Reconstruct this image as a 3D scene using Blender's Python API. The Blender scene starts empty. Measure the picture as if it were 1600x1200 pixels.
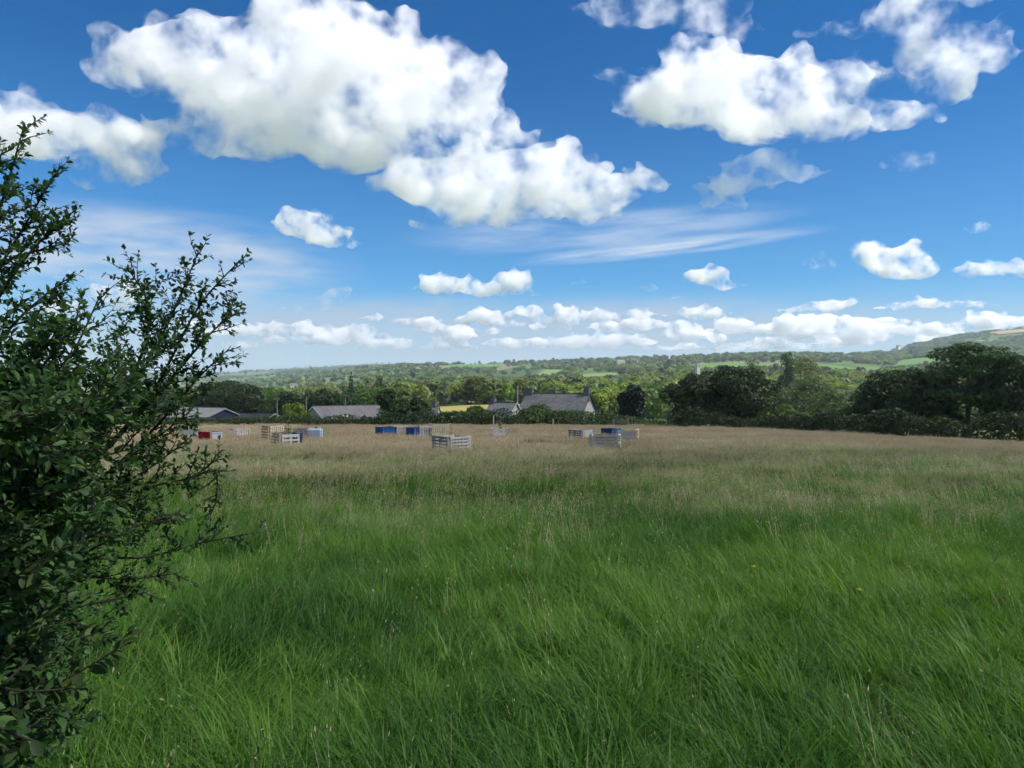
import bpy, bmesh, math, random
import numpy as np
from mathutils import Vector, Matrix, Euler
S = bpy.context.scene
COL = S.collection
F = 1155.0                      # focal length in photo pixels (1600 wide)
CAMZ = 1.65
R = math.radians

# ------------------------------------------------------------------ camera
cam_d = bpy.data.cameras.new('camera'); cam = bpy.data.objects.new('camera', cam_d); COL.objects.link(cam)
cam.location = (0, 0, CAMZ); cam.rotation_euler = (R(90), 0, 0)
cam_d.sensor_width = 36.0; cam_d.lens = 36.0 * F / 1600.0
cam_d.clip_start = 0.05; cam_d.clip_end = 60000
S.camera = cam
S.view_settings.view_transform = 'Standard'; S.view_settings.look = 'None'
S.view_settings.exposure = 0.85; S.view_settings.gamma = 1.0
S.view_settings.use_curve_mapping = False

# ------------------------------------------------------------------ node helper
class NT:
    def __init__(s, tree): s.t = tree; s.n = tree.nodes; s.l = tree.links
    def put(s, sock, v):
        if isinstance(v, bpy.types.NodeSocket): s.l.new(v, sock)
        elif v is not None:
            if hasattr(sock, 'default_value') and not isinstance(v, (int, float)) and sock.type == 'RGBA' and len(v) == 3: v = (*v, 1)
            sock.default_value = v
    def m(s, op, a, b=None, c=None, clamp=False):
        n = s.n.new('ShaderNodeMath'); n.operation = op; n.use_clamp = clamp
        for i, v in enumerate((a, b, c)): s.put(n.inputs[i], v)
        return n.outputs[0]
    def v(s, op, a, b=None, c=None, scale=None):
        n = s.n.new('ShaderNodeVectorMath'); n.operation = op
        for i, x in enumerate((a, b, c)): s.put(n.inputs[i], x)
        if scale is not None: s.put(n.inputs['Scale'], scale)
        return n.outputs['Value'] if op in ('DOT_PRODUCT', 'LENGTH', 'DISTANCE') else n.outputs[0]
    def xyz(s, x, y, z=0.0):
        n = s.n.new('ShaderNodeCombineXYZ')
        for i, q in enumerate((x, y, z)): s.put(n.inputs[i], q)
        return n.outputs[0]
    def sep(s, a):
        n = s.n.new('ShaderNodeSeparateXYZ'); s.put(n.inputs[0], a); return n.outputs
    def noise(s, vec, scale, detail=4, rough=.5, dims='3D', color=False, dist=0.0):
        n = s.n.new('ShaderNodeTexNoise'); n.noise_dimensions = dims
        s.put(n.inputs['Vector'], vec); s.put(n.inputs['Scale'], scale)
        n.inputs['Detail'].default_value = detail; n.inputs['Roughness'].default_value = rough
        n.inputs['Distortion'].default_value = dist
        return n.outputs['Color'] if color else n.outputs['Fac']
    def rng(s, v, a, b, c=0.0, d=1.0, smooth=False):
        n = s.n.new('ShaderNodeMapRange'); n.interpolation_type = 'SMOOTHSTEP' if smooth else 'LINEAR'
        s.put(n.inputs[0], v)
        for i, q in enumerate((a, b, c, d)): s.put(n.inputs[1 + i], q)
        return n.outputs[0]
    def mix(s, f, a, b, op='MIX'):
        n = s.n.new('ShaderNodeMix'); n.data_type = 'RGBA'; n.blend_type = op
        s.put(n.inputs[0], f); s.put(n.inputs[6], a); s.put(n.inputs[7], b)
        return n.outputs[2]
    def ramp(s, f, stops):
        n = s.n.new('ShaderNodeValToRGB'); s.put(n.inputs[0], f); e = n.color_ramp.elements
        while len(e) < len(stops): e.new(.5)
        for k, (p, c) in zip(e, stops): k.position = p; k.color = (*c, 1)
        return n.outputs[0]
    def new(s, kind, **kw):
        n = s.n.new(kind)
        for k, q in kw.items(): s.put(n.inputs[k], q)
        return n

# ------------------------------------------------------------------ sky and sun
SUN_EL, SUN_AZ = 52.0, 104.0    # azimuth clockwise from the view direction (+Y)
SUN_DIR = Vector((math.sin(R(SUN_AZ)) * math.cos(R(SUN_EL)), math.cos(R(SUN_AZ)) * math.cos(R(SUN_EL)), math.sin(R(SUN_EL))))
sun_d = bpy.data.lights.new('sun', 'SUN'); sun = bpy.data.objects.new('sun', sun_d); COL.objects.link(sun)
sun_d.energy = 4.2; sun_d.angle = R(0.53); sun_d.color = (1.0, .965, .91)
sun.rotation_euler = SUN_DIR.to_track_quat('Z', 'Y').to_euler()

def ae(px, py):                 # direction (azimuth, elevation) seen at a photo pixel
    X = (px - 800) / F; Z = (600 - py) / F
    return math.atan(X), math.atan(Z / math.sqrt(1 + X * X))


STRENGTH = 0.065
HAZE = 1.0e-4
GRASS_COLS = [(0, (.020, .074, .010)), (.25, (.052, .145, .015)), (.5, (.100, .215, .023)), (.75, (.160, .275, .038)), (1, (.155, .245, .100))]
SEED_COLS = [(0, (.35, .262, .165)), (.5, (.52, .405, .265)), (1, (.63, .525, .365))]
def build_sky():
    w = bpy.data.worlds.new('World'); S.world = w; w.use_nodes = True
    t = w.node_tree; t.nodes.clear(); T = NT(t)
    sky = T.n.new('ShaderNodeTexSky'); sky.sky_type = 'NISHITA'; sky.sun_disc = False
    sky.sun_elevation = R(SUN_EL); sky.sun_rotation = R(SUN_AZ)
    sky.air_density = 1.0; sky.dust_density = 0.2; sky.ozone_density = 2.2; sky.altitude = 100
    hs = T.n.new('ShaderNodeHueSaturation'); hs.inputs['Saturation'].default_value = 2.05; hs.inputs['Value'].default_value = .95; hs.inputs['Hue'].default_value = .508
    t.links.new(sky.outputs[0], hs.inputs['Color'])
    geo = T.n.new('ShaderNodeTexCoord'); x, y, z = T.sep(geo.outputs['Generated'])
    az = T.m('ARCTAN2', x, y); el = T.m('ARCSINE', z)
    col = hs.outputs[0]
    U = .62 / STRENGTH          # colours below are as seen at the exposure set above
    def c(r, g, b): return (r * U, g * U, b * U)
    def veil(cx, cy, rx, ry, ang, amt, colr, sc):
        nonlocal col
        a, e = ae(cx, cy); ca, sa = math.cos(R(ang)), math.sin(R(ang))
        q = T.v('SUBTRACT', P, (a, e, 0))
        u = T.v('DOT_PRODUCT', q, (ca * F / rx, sa * F / rx, 0)); v = T.v('DOT_PRODUCT', q, (-sa * F / ry, ca * F / ry, 0))
        g = T.rng(T.m('MULTIPLY_ADD', u, u, T.m('MULTIPLY', v, v)), 0, 1, 1, 0, True)
        n = T.noise(T.xyz(T.m('MULTIPLY', u, sc[0]), T.m('MULTIPLY', v, sc[1]), cx * .013), 1.0, 3, .55)
        col = T.mix(T.m('MULTIPLY', T.m('MULTIPLY', g, T.rng(n, .28, .62)), amt, clamp=True), col, colr)
    P = T.xyz(az, el, 0.0)
    # milky air towards the horizon, thin high veils
    col = T.mix(T.m('MULTIPLY', T.m('POWER', T.rng(el, .0, .42, 1, 0), 1.7), .50), col, c(.26, .55, 1.0))
    col = T.mix(T.m('MULTIPLY', T.m('POWER', T.rng(el, .0, .105, 1, 0), 1.0), .90, clamp=True), col, c(.42, .52, .67))
    veil(230, 405, 330, 85, -2, .85, c(.58, .64, .74), (2.2, 2.6))
    veil(940, 362, 340, 40, 2, .6, c(.52, .62, .78), (2.5, 2))
    veil(1040, 388, 260, 15, 4, .8, c(.62, .70, .82), (2, 1.2))
    veil(800, 515, 720, 60, 0, .95, c(.42, .50, .62), (5, 2))
    # the broken cumulus carries on round the rest of the sky
    outside = T.m('MAXIMUM', T.rng(T.m('ABSOLUTE', az), .66, .90), T.rng(el, .56, .74))
    cn = T.noise(T.xyz(T.m('MULTIPLY', x, 2.2), T.m('MULTIPLY', y, 2.2), T.m('MULTIPLY', z, 3.4)), 1.25, 5, .52)
    cl = T.m('MULTIPLY', T.rng(cn, .47, .56, 0, 1, True), outside)
    col = T.mix(cl, col, T.mix(T.rng(cn, .50, .66), c(.78, .79, .81), c(.46, .48, .51)))
    col = T.mix(T.rng(el, -.03, .0, 1, 0), col, c(.16, .22, .22))
    bg = T.new('ShaderNodeBackground', Color=col, Strength=STRENGTH)
    out = T.n.new('ShaderNodeOutputWorld'); t.links.new(bg.outputs[0], out.inputs[0])
    w.cycles.sampling_method = 'MANUAL'; w.cycles.sample_map_resolution = 512
build_sky()
S.cycles.use_denoising = True
S.cycles.use_adaptive_sampling = True; S.cycles.adaptive_threshold = .055; S.cycles.adaptive_min_samples = 20
S.cycles.max_bounces = 24; S.cycles.volume_bounces = 24; S.cycles.diffuse_bounces = 2; S.cycles.glossy_bounces = 1; S.cycles.transmission_bounces = 4
S.cycles.transparent_max_bounces = 16

def link(o, parent=None):
    COL.objects.link(o)
    if parent: o.parent = parent
    return o
def P3(px, py, d): return Vector(((px - 800) / F * d, d, CAMZ + (600 - py) / F * d))

def cloud_mat(name, d, mfp_px, thr, ns=70):
    px = d / F
    m = bpy.data.materials.new(name); m.use_nodes = True; T = NT(m.node_tree); T.n.clear()
    tc = T.n.new('ShaderNodeTexCoord').outputs['Object']
    nz = T.noise(tc, 1.0 / (ns * px), 7, .66)
    dens = T.m('MULTIPLY', T.m('POWER', T.rng(nz, thr + .035, thr + .21), 2.0), (1.5 if d < 5000 else 3.0) / (mfp_px * px))
    v = T.new('ShaderNodeVolumeScatter', Color=(.935, .92, .955, 1), Density=dens, Anisotropy=.4)
    o = T.n.new('ShaderNodeOutputMaterial'); T.l.new(v.outputs[0], o.inputs['Volume'])
    return m
TEXN = {}
def clouds_tex(scale):
    k = round(scale, 1)
    if k not in TEXN:
        t = bpy.data.textures.new('billow', 'CLOUDS'); t.noise_type = 'HARD_NOISE'; t.noise_scale = scale; t.noise_depth = 3; t.noise_basis = 'ORIGINAL_PERLIN'
        TEXN[k] = t
    return TEXN[k]
def make_cloud(label, d, blobs, base_py, mfp=22, vox=4.0, seed=0, extra=9, thr=.385, amp=1.0, ns=70, fat=1.19):
    rnd = random.Random(seed)
    px = d / F
    bm = bmesh.new()
    base = CAMZ + (600 - base_py) * px
    def ball(c, r, sub=2):
        bmesh.ops.create_icosphere(bm, subdivisions=sub, radius=1, matrix=Matrix.Translation(c) @ Matrix.Diagonal((*r, 1)))
    size = 0
    parts = []
    for (cx, cy, rx, ry, wt) in blobs:
        k = int(rx / ry / 1.15)
        if k < 2: parts.append((cx, cy, rx, ry, wt)); continue
        for i in range(k + 1):
            f = (i / k - .5) * 2; e = math.sqrt(max(.12, 1 - f * f)); s = rnd.uniform(.75, 1.2) * e
            parts.append((cx + f * rx * .8, cy + ry * .35 - ry * .55 * s * rnd.uniform(.3, 1.2), ry * s * rnd.uniform(1.1, 1.7) + rx * .10, ry * s, wt))
    for (cx, cy, rx, ry, wt) in parts:
        rx *= fat; ry *= fat
        c = P3(cx, cy, d); k = .75 + .25 * wt
        rx, ry = rx * px * k, ry * px * k; rz = (rx + ry) * .5
        c.y += rnd.uniform(-.3, .3) * rz; size = max(size, rx)
        ball(c, (rx * .82, rz * .82, ry * .82))
        for i in range(extra):
            u = rnd.uniform(-1, 1); a = rnd.uniform(0, 6.283); s = math.sqrt(1 - u * u)
            n = Vector((s * math.cos(a), s * math.sin(a), u))
            if n.z < -.2: n.z *= -.6
            rr = min(rx, ry) * rnd.uniform(.22, .46)
            ball(c + Vector((n.x * rx * .84, n.y * rz * .84, n.z * ry * .84)), (rr * 1.15, rr * 1.15, rr))
    me = bpy.data.meshes.new('cloud'); bm.to_mesh(me); bm.free()
    o = bpy.data.objects.new('cloud', me); link(o)
    m = o.modifiers.new('r', 'REMESH'); m.mode = 'VOXEL'; m.voxel_size = vox * px
    for sc, st in ((60, 22), (22, 14), (9, 8)):
        q = o.modifiers.new('d', 'DISPLACE'); q.texture = clouds_tex(sc * px); q.strength = st * px * amp; q.mid_level = .45; q.texture_coords = 'LOCAL'
    m = o.modifiers.new('r2', 'REMESH'); m.mode = 'VOXEL'; m.voxel_size = vox * px * 1.1
    dg = bpy.context.evaluated_depsgraph_get(); me2 = bpy.data.meshes.new_from_object(o.evaluated_get(dg))
    o.modifiers.clear(); o.data = me2; bpy.data.meshes.remove(me)
    n = len(me2.vertices); co = np.empty(n * 3, np.float32); me2.vertices.foreach_get('co', co); co = co.reshape(-1, 3)
    lo = base; b = co[:, 2] < lo
    co[b, 2] = lo - (lo - co[b, 2]) * .12
    me2.vertices.foreach_set('co', co.ravel()); me2.update()
    ed = np.empty(len(me2.edges) * 2, np.int32); me2.edges.foreach_get('vertices', ed); ed = ed.reshape(-1, 2); lab = np.arange(n)
    for _ in range(200):                     # drop stray scraps: keep the largest connected piece
        mn = np.minimum(lab[ed[:, 0]], lab[ed[:, 1]]); old = lab.copy()
        np.minimum.at(lab, ed[:, 0], mn); np.minimum.at(lab, ed[:, 1], mn); lab = lab[lab]
        if (lab == old).all(): break
    ids, cnt = np.unique(lab, return_counts=True)
    if len(ids) > 1:
        bm = bmesh.new(); bm.from_mesh(me2); bm.verts.ensure_lookup_table(); bad = np.where(lab != ids[np.argmax(cnt)])[0]
        bmesh.ops.delete(bm, geom=[bm.verts[int(i)] for i in bad], context='VERTS'); bm.to_mesh(me2); bm.free()
    me2.materials.clear(); me2.materials.append(cloud_mat('cloud_vapour', d, mfp, thr, ns))
    print('cloud', label, n)
    o['label'] = label; o['category'] = 'cloud'; o['group'] = 'cumulus clouds'
    return o
def tag(o, label=None, cat=None, group=None, kind=None):
    if label: o['label'] = label
    if cat: o['category'] = cat
    if group: o['group'] = group
    if kind: o['kind'] = kind
    return o

# ------------------------------------------------------------------ clouds (real vapour volumes at their own height)
def shade_cloud():
    H = 900.0; off = SUN_DIR * (H / SUN_DIR.z); rnd = random.Random(5)
    bm = bmesh.new()
    for i in range(46):                      # spans the ground from behind the camera to just past the farm
        gx = rnd.uniform(-420, 420); gy = rnd.uniform(-330, 200) ; r = rnd.uniform(70, 120); lim = 320 if gx < -30 else 240
        bmesh.ops.create_icosphere(bm, subdivisions=2, radius=1, matrix=Matrix.Translation((gx + off.x, min(gy + (60 if gx < -30 else 0), lim - r) + off.y, H + rnd.uniform(-20, 60))) @ Matrix.Diagonal((r, r, r * .8, 1)))
    me = bpy.data.meshes.new('cloud'); bm.to_mesh(me); bm.free(); o = bpy.data.objects.new('cloud', me); link(o)
    m = o.modifiers.new('r', 'REMESH'); m.mode = 'VOXEL'; m.voxel_size = 14
    dg = bpy.context.evaluated_depsgraph_get(); me2 = bpy.data.meshes.new_from_object(o.evaluated_get(dg)); o.modifiers.clear(); o.data = me2
    me2.materials.clear(); mt, T = bpy.data.materials.new('cloud_vapour'), None; mt.use_nodes = True; T = NT(mt.node_tree); T.n.clear()
    v = T.new('ShaderNodeVolumeScatter', Color=(1, 1, 1, 1), Density=.0030, Anisotropy=.3); q = T.n.new('ShaderNodeOutputMaterial'); T.l.new(v.outputs[0], q.inputs['Volume']); me2.materials.append(mt)
    tag(o, 'cumulus cloud overhead that shades the meadow and farm', 'cloud', 'cumulus clouds')
def all_clouds():
    B = make_cloud
    B('largest grey-based white cumulus cloud, high on the left of the sky', 3200,
      [(200, 108, 66, 44, 1), (280, 105, 120, 66, 1), (420, 92, 150, 84, 1), (530, 92, 130, 88, 1), (610, 120, 110, 88, 1), (690, 165, 110, 80, 1), (400, 190, 190, 74, 1.1), (560, 200, 190, 68, 1.1), (330, 222, 110, 46, .9), (770, 225, 80, 50, .9), (690, 240, 110, 40, .9)], 276, seed=1)
    B('billowing cumulus cloud trailing down right from the largest cloud', 3600,
      [(700, 290, 110, 50, 1), (750, 295, 120, 66, 1), (840, 285, 120, 66, 1), (920, 308, 100, 44, 1), (720, 350, 74, 28, .9), (860, 335, 120, 26, .9)], 376, seed=2)
    B('small round puff of cloud at the right tip of the trailing cumulus', 3600, [(1002, 284, 42, 28, 1), (1030, 296, 24, 18, .8)], 312, seed=3, thr=.38)
    B('grey and white cloud cut by the left edge of the picture', 3100, [(-60, 190, 110, 60, 1), (30, 200, 110, 58, 1), (120, 225, 110, 52, 1), (190, 262, 70, 36, .8), (130, 285, 60, 20, .7), (228, 220, 44, 32, .8)], 305, seed=4, thr=.39)
    B('thin ragged cloud along the top edge right of centre', 2600, [(1000, 2, 110, 42, 1), (1090, 18, 100, 44, 1), (1150, 45, 50, 26, .8), (1070, 72, 36, 26, .6), (960, 20, 50, 24, .8)], 66, seed=5, thr=.42, mfp=40)
    B('broad bright cumulus cloud in the upper right of the sky', 3000, [(1030, 150, 90, 50, .95), (1140, 140, 120, 66, 1.1), (1220, 150, 120, 66, 1.1), (1310, 130, 60, 46, 1), (1180, 195, 150, 44, 1), (1290, 200, 80, 38, 1), (960, 120, 40, 22, .7), (1400, 178, 80, 34, .9), (1070, 100, 50, 40, .8)], 240, seed=6, thr=.385)
    B('faint torn wisp hanging under the broad upper right cumulus', 3100, [(1200, 250, 80, 30, 1), (1255, 270, 44, 22, 1), (1150, 285, 70, 28, 1), (1110, 318, 60, 20, 1)], 350, seed=17, thr=.36, mfp=62)
    B('ragged white cloud reaching the top right corner', 2700, [(1420, 30, 80, 50, .9), (1490, 70, 100, 56, 1), (1560, 84, 46, 36, 1), (1480, 130, 66, 40, .9), (1310, 50, 80, 20, .6), (1500, -20, 140, 40, .9), (1395, 115, 40, 22, .7)], 172, seed=8, thr=.42, mfp=34)
    small = [('grey fading puff of cloud under the top right cloud', [(1425, 252, 46, 20, 1)], 276, .47, 4200, 50),
      ('single domed white cloud beneath the largest cumulus', [(470, 352, 46, 26, 1.1), (510, 368, 44, 22, 1.1), (548, 380, 30, 12, .8)], 393, .38, 5600, 20),
      ('double humped white cloud above the middle of the valley', [(680, 445, 46, 17, 1.1), (730, 452, 46, 18, 1.1), (800, 440, 40, 22, 1.1), (770, 458, 80, 12, 1)], 472, .36, 8000, 20),
      ('flat grey shred of cloud right of the double humped cloud', [(920, 441, 46, 11, 1), (870, 446, 30, 8, .8)], 452, .44, 8000, 40),
      ('tiny dark scrap of cloud right of the flat grey shred', [(1018, 450, 24, 9, 1)], 460, .43, 8000, 40),
      ('small flat cloud low over the dark field edge trees', [(1058, 467, 28, 9, 1)], 476, .40, 8500, 30),
      ('small white domed cloud above the dark field edge trees', [(1098, 432, 36, 18, 1.1), (1130, 442, 36, 14, 1.1)], 457, .37, 7500, 20),
      ('torn grey cloud left of the bright right hand puff', [(1280, 410, 34, 18, 1), (1235, 436, 46, 18, .9), (1190, 410, 34, 12, .7)], 458, .47, 7000, 40),
      ('bright cauliflower cloud in the right part of the sky', [(1358, 400, 36, 25, 1.1), (1405, 412, 56, 30, 1.1), (1442, 420, 36, 20, 1)], 446, .38, 6800, 20),
      ('small grey puff of cloud near the right edge', [(1525, 360, 46, 15, 1)], 378, .45, 5800, 40),
      ('long white cloud cut by the right edge above the hill', [(1540, 420, 60, 17, 1), (1610, 425, 60, 18, 1)], 440, .41, 7200, 26),
      ('ragged pale cloud low on the left above the barns', [(480, 482, 60, 12, 1), (530, 462, 44, 16, .9), (605, 470, 28, 12, .8)], 496, .45, 9500, 34),
      ('white cloud showing through the top of the shrub', [(180, 470, 70, 26, 1), (100, 480, 70, 24, 1)], 500, .40, 9000, 26),
      ('soft grey cloud left of the shrub spray', [(110, 430, 60, 16, 1)], 446, .45, 8000, 40)]
    for i, (lb, bl, base, th, d, mf) in enumerate(small): B(lb, d, bl, base, mfp=mf, seed=20 + i, thr=th, vox=2.6, amp=.45, extra=10, ns=34)
    row = [('leftmost cloud of the low bank over the far hills', [(430, 532, 40, 13, 1), (370, 540, 40, 10, 1)], 546), ('puff of the low cloud bank over the barns', [(505, 527, 60, 16, 1), (565, 522, 55, 18, 1)], 543),
      ('wide low cloud over the conifer and far left hill', [(600, 535, 90, 12, 1), (640, 510, 42, 16, 1)], 545), ('low cloud left of the farmhouse chimney', [(720, 525, 45, 16, 1), (690, 540, 60, 10, 1)], 545),
      ('bright low cloud standing above the slate farmhouse', [(768, 502, 34, 14, 1), (832, 490, 46, 18, 1), (885, 500, 50, 18, 1)], 516), ('low cloud right above the farmhouse gable chimney', [(935, 498, 40, 15, 1), (1000, 490, 46, 15, 1)], 510),
      ('lower grey cloud behind the farmhouse', [(840, 535, 110, 14, 1), (950, 532, 90, 15, 1)], 552), ('low cloud over the rounded dark tree', [(1045, 515, 60, 15, 1), (1150, 512, 60, 19, 1)], 530), ('low cloud bank over the two rounded field edge trees', [(1100, 488, 50, 14, 1), (1215, 490, 60, 14, 1)], 503),
      ('low peaked cloud over the bright pasture', [(1300, 475, 66, 14, 1), (1250, 484, 40, 8, 1)], 490), ('largest bright cloud of the low bank, over the ivied tree', [(1270, 515, 80, 22, 1.1), (1340, 515, 80, 24, 1.1)], 540),
      ('twin puffed low cloud left of the hilltop', [(1410, 478, 46, 14, 1), (1465, 475, 60, 13, 1), (1525, 474, 40, 11, 1)], 490), ('low cloud meeting the right hand hill', [(1440, 515, 70, 18, 1), (1560, 500, 80, 18, 1)], 535), ('faint lowest cloud over the middle ridge', [(1180, 540, 120, 10, 1), (1060, 543, 80, 9, 1)], 552)]
    for i, (lb, bl, base) in enumerate(row): B(lb, 13500 if base < 520 else 16500, bl, base, mfp=12, seed=50 + i, thr=.37, vox=2.4, amp=.38, extra=10, ns=26)
    rr = random.Random(99)
    for i in range(42):                       # the crowded far bank behind
        px_ = 300 + (i + rr.random()) * 1330 / 42; by = rr.uniform(505, 556); ry_ = rr.uniform(9, 17)
        o = B('small far cloud of the crowded low bank above the hills', rr.uniform(17500, 20500), [(px_, by - ry_ * .7, rr.uniform(30, 75), ry_, 1)], by, mfp=9, seed=100 + i, thr=.38, vox=3.2, amp=.38, extra=6, ns=24)
        o['group'] = 'small clouds of the far low bank'
    # the cloud overhead, out of the picture, whose shadow lies on the meadow and the farm
    shade_cloud()
all_clouds()

# ------------------------------------------------------------------ general helpers
RNG = np.random.default_rng(7)
def empty(name, loc, rz=0.0):
    o = bpy.data.objects.new(name, None); o.location = loc; o.rotation_euler = (0, 0, rz); o.empty_display_size = .3
    return link(o)
def mesh_obj(name, verts, faces, mat, parent=None, loc=None, smooth=False):
    me = bpy.data.meshes.new(name); me.from_pydata([tuple(v) for v in verts], [], [tuple(f) for f in faces]); me.update()
    for m in (mat if isinstance(mat, (list, tuple)) else [mat]): me.materials.append(m)
    if smooth: me.polygons.foreach_set('use_smooth', [True] * len(me.polygons))
    o = bpy.data.objects.new(name, me)
    if loc is not None: o.location = loc
    return link(o, parent)
def np_mesh(name, co, idx, nper, mats, attr=None, midx=None, smooth=False):
    """co (V,3), idx (P,nper) polygon indices"""
    me = bpy.data.meshes.new(name)
    P = len(idx)
    me.vertices.add(len(co)); me.vertices.foreach_set('co', np.ascontiguousarray(co, np.float32).ravel())
    me.loops.add(P * nper); me.loops.foreach_set('vertex_index', np.ascontiguousarray(idx, np.int32).ravel())
    me.polygons.add(P); me.polygons.foreach_set('loop_start', np.arange(0, P * nper, nper, dtype=np.int32))
    if midx is not None: me.polygons.foreach_set('material_index', np.ascontiguousarray(midx, np.int32))
    if attr is not None:
        a = me.attributes.new('tint', 'FLOAT', 'FACE'); a.data.foreach_set('value', np.ascontiguousarray(attr, np.float32))
    if smooth: me.polygons.foreach_set('use_smooth', np.ones(P, bool))
    for m in mats: me.materials.append(m)
    me.update(calc_edges=True); me.validate()
    return me
class Box:
    """collects boxes / tubes / prisms into one mesh"""
    def __init__(s): s.v = []; s.f = []
    def add(s, v, f):
        n = len(s.v); s.v += [Vector(q) for q in v]; s.f += [tuple(n + i for i in q) for q in f]; return s
    def box(s, c, size, M=None):
        x, y, z = [q * .5 for q in size]; c = Vector(c)
        v = [Vector((sx * x, sy * y, sz * z)) + c for sz in (-1, 1) for sy in (-1, 1) for sx in (-1, 1)]
        if M is not None: v = [M @ q for q in v]
        return s.add(v, [(0, 2, 3, 1), (4, 5, 7, 6), (0, 1, 5, 4), (2, 6, 7, 3), (0, 4, 6, 2), (1, 3, 7, 5)])
    def tube(s, pts, rad, n=6):
        pts = [Vector(p) for p in pts]; rings = []
        for i, p in enumerate(pts):
            d = (pts[min(i + 1, len(pts) - 1)] - pts[max(i - 1, 0)]).normalized()
            u = d.cross(Vector((.3, .9, .31))).normalized(); w = d.cross(u)
            r = rad[i] if isinstance(rad, (list, tuple)) else rad
            rings.append([p + (u * math.cos(6.2832 * k / n) + w * math.sin(6.2832 * k / n)) * r for k in range(n)])
        v = [q for r in rings for q in r]; f = []
        for i in range(len(pts) - 1):
            for k in range(n): f.append((i * n + k, i * n + (k + 1) % n, (i + 1) * n + (k + 1) % n, (i + 1) * n + k))
        f.append(tuple(range(n))[::-1]); f.append(tuple((len(pts) - 1) * n + k for k in range(n)))
        return s.add(v, f)
    def build(s, name, mat, parent=None, smooth=False): return mesh_obj(name, s.v, s.f, mat, parent, smooth=smooth)

def vnoise(x, y, seed=0):
    """smooth value noise 0..1 (numpy)"""
    x = np.asarray(x, float); y = np.asarray(y, float)
    xi = np.floor(x).astype(np.int64); yi = np.floor(y).astype(np.int64); fx = x - xi; fy = y - yi
    def h(a, b):
        n = (a * 374761393 + b * 668265263 + seed * 974711) & 0xffffffff
        n = ((n ^ (n >> 13)) * 1274126177) & 0xffffffff
        return ((n ^ (n >> 16)) & 0xffff) / 65535.0
    sx = fx * fx * (3 - 2 * fx); sy = fy * fy * (3 - 2 * fy)
    return (h(xi, yi) * (1 - sx) + h(xi + 1, yi) * sx) * (1 - sy) + (h(xi, yi + 1) * (1 - sx) + h(xi + 1, yi + 1) * sx) * sy
def fnoise(x, y, seed=0, oct=4):
    v = 0; a = .5; t = 0
    for o in range(oct): v = v + a * vnoise(np.asarray(x) * 2 ** o, np.asarray(y) * 2 ** o, seed + o * 17); t += a; a *= .5
    return v / t

# ------------------------------------------------------------------ materials
def new_mat(name):
    m = bpy.data.materials.new(name); m.use_nodes = True; T = NT(m.node_tree); T.n.clear(); return m, T
def finish(m, T, sh):
    o = T.n.new('ShaderNodeOutputMaterial'); T.l.new(sh, o.inputs['Surface']); return m
def bsdf(T, col, rough=.8, spec=.3, normal=None, **kw):
    n = T.new('ShaderNodeBsdfPrincipled', **{'Base Color': col, 'Roughness': rough, 'Specular IOR Level': spec}, **kw)
    if normal is not None: T.l.new(normal, n.inputs['Normal'])
    return n.outputs[0]
def bump(T, h, strength=.4, dist=.02):
    n = T.new('ShaderNodeBump', Strength=strength, Distance=dist, Height=h); return n.outputs[0]
def leaf_mat(name, dark, light, transl=.30, gloss=.35, hue=.03, rough=.55):
    m, T = new_mat(name)
    at = T.n.new('ShaderNodeAttribute'); at.attribute_name = 'tint'
    inst = T.n.new('ShaderNodeAttribute'); inst.attribute_name = 'shade'; inst.attribute_type = 'INSTANCER'
    oi = T.n.new('ShaderNodeObjectInfo')
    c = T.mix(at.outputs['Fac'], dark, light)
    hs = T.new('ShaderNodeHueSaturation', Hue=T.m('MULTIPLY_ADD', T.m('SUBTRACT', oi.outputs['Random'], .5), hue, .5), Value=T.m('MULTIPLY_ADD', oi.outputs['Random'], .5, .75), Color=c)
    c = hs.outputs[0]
    a = bsdf(T, c, rough, gloss)
    t = T.new('ShaderNodeBsdfTranslucent', Color=T.mix(.5, c, T.mix(1.0, c, (1.0, 1.1, .35), 'MULTIPLY')))
    mx = T.new('ShaderNodeMixShader', Fac=transl); T.l.new(a, mx.inputs[1]); T.l.new(t.outputs[0], mx.inputs[2])
    return finish(m, T, mx.outputs[0])
def plain(name, col, rough=.8, var=.25, scale=3.0, spec=.3, bump_s=0.0, metallic=0.0, stretch=(1, 1, 1)):
    m, T = new_mat(name)
    tc = T.n.new('ShaderNodeTexCoord').outputs['Object']
    n = T.noise(T.v('MULTIPLY', tc, stretch), scale, 5, .6)
    k = T.rng(n, .3, .7, 1 - var, 1 + var)
    c = T.v('SCALE', (col[0], col[1], col[2]), scale=k)
    nm = bump(T, n, bump_s, .02) if bump_s else None
    return finish(m, T, bsdf(T, c, rough, spec, nm, Metallic=metallic))
M = {}
M['bark'] = plain('bark', (.07, .06, .045), .95, .4, 8, .1, .6, stretch=(1, 1, .25))
M['twig'] = plain('twig_bark', (.030, .026, .022), .85, .3, 60, .2, .3)
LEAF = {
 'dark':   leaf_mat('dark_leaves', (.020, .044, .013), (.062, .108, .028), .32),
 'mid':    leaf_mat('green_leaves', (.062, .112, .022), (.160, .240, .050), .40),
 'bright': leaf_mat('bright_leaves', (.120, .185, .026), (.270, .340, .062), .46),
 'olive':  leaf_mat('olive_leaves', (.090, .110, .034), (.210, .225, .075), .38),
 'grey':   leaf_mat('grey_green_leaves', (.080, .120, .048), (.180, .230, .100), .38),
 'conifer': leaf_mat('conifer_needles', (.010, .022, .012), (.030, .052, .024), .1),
 'hedge':  leaf_mat('hedge_leaves', (.030, .060, .016), (.095, .150, .038), .34)}

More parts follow.
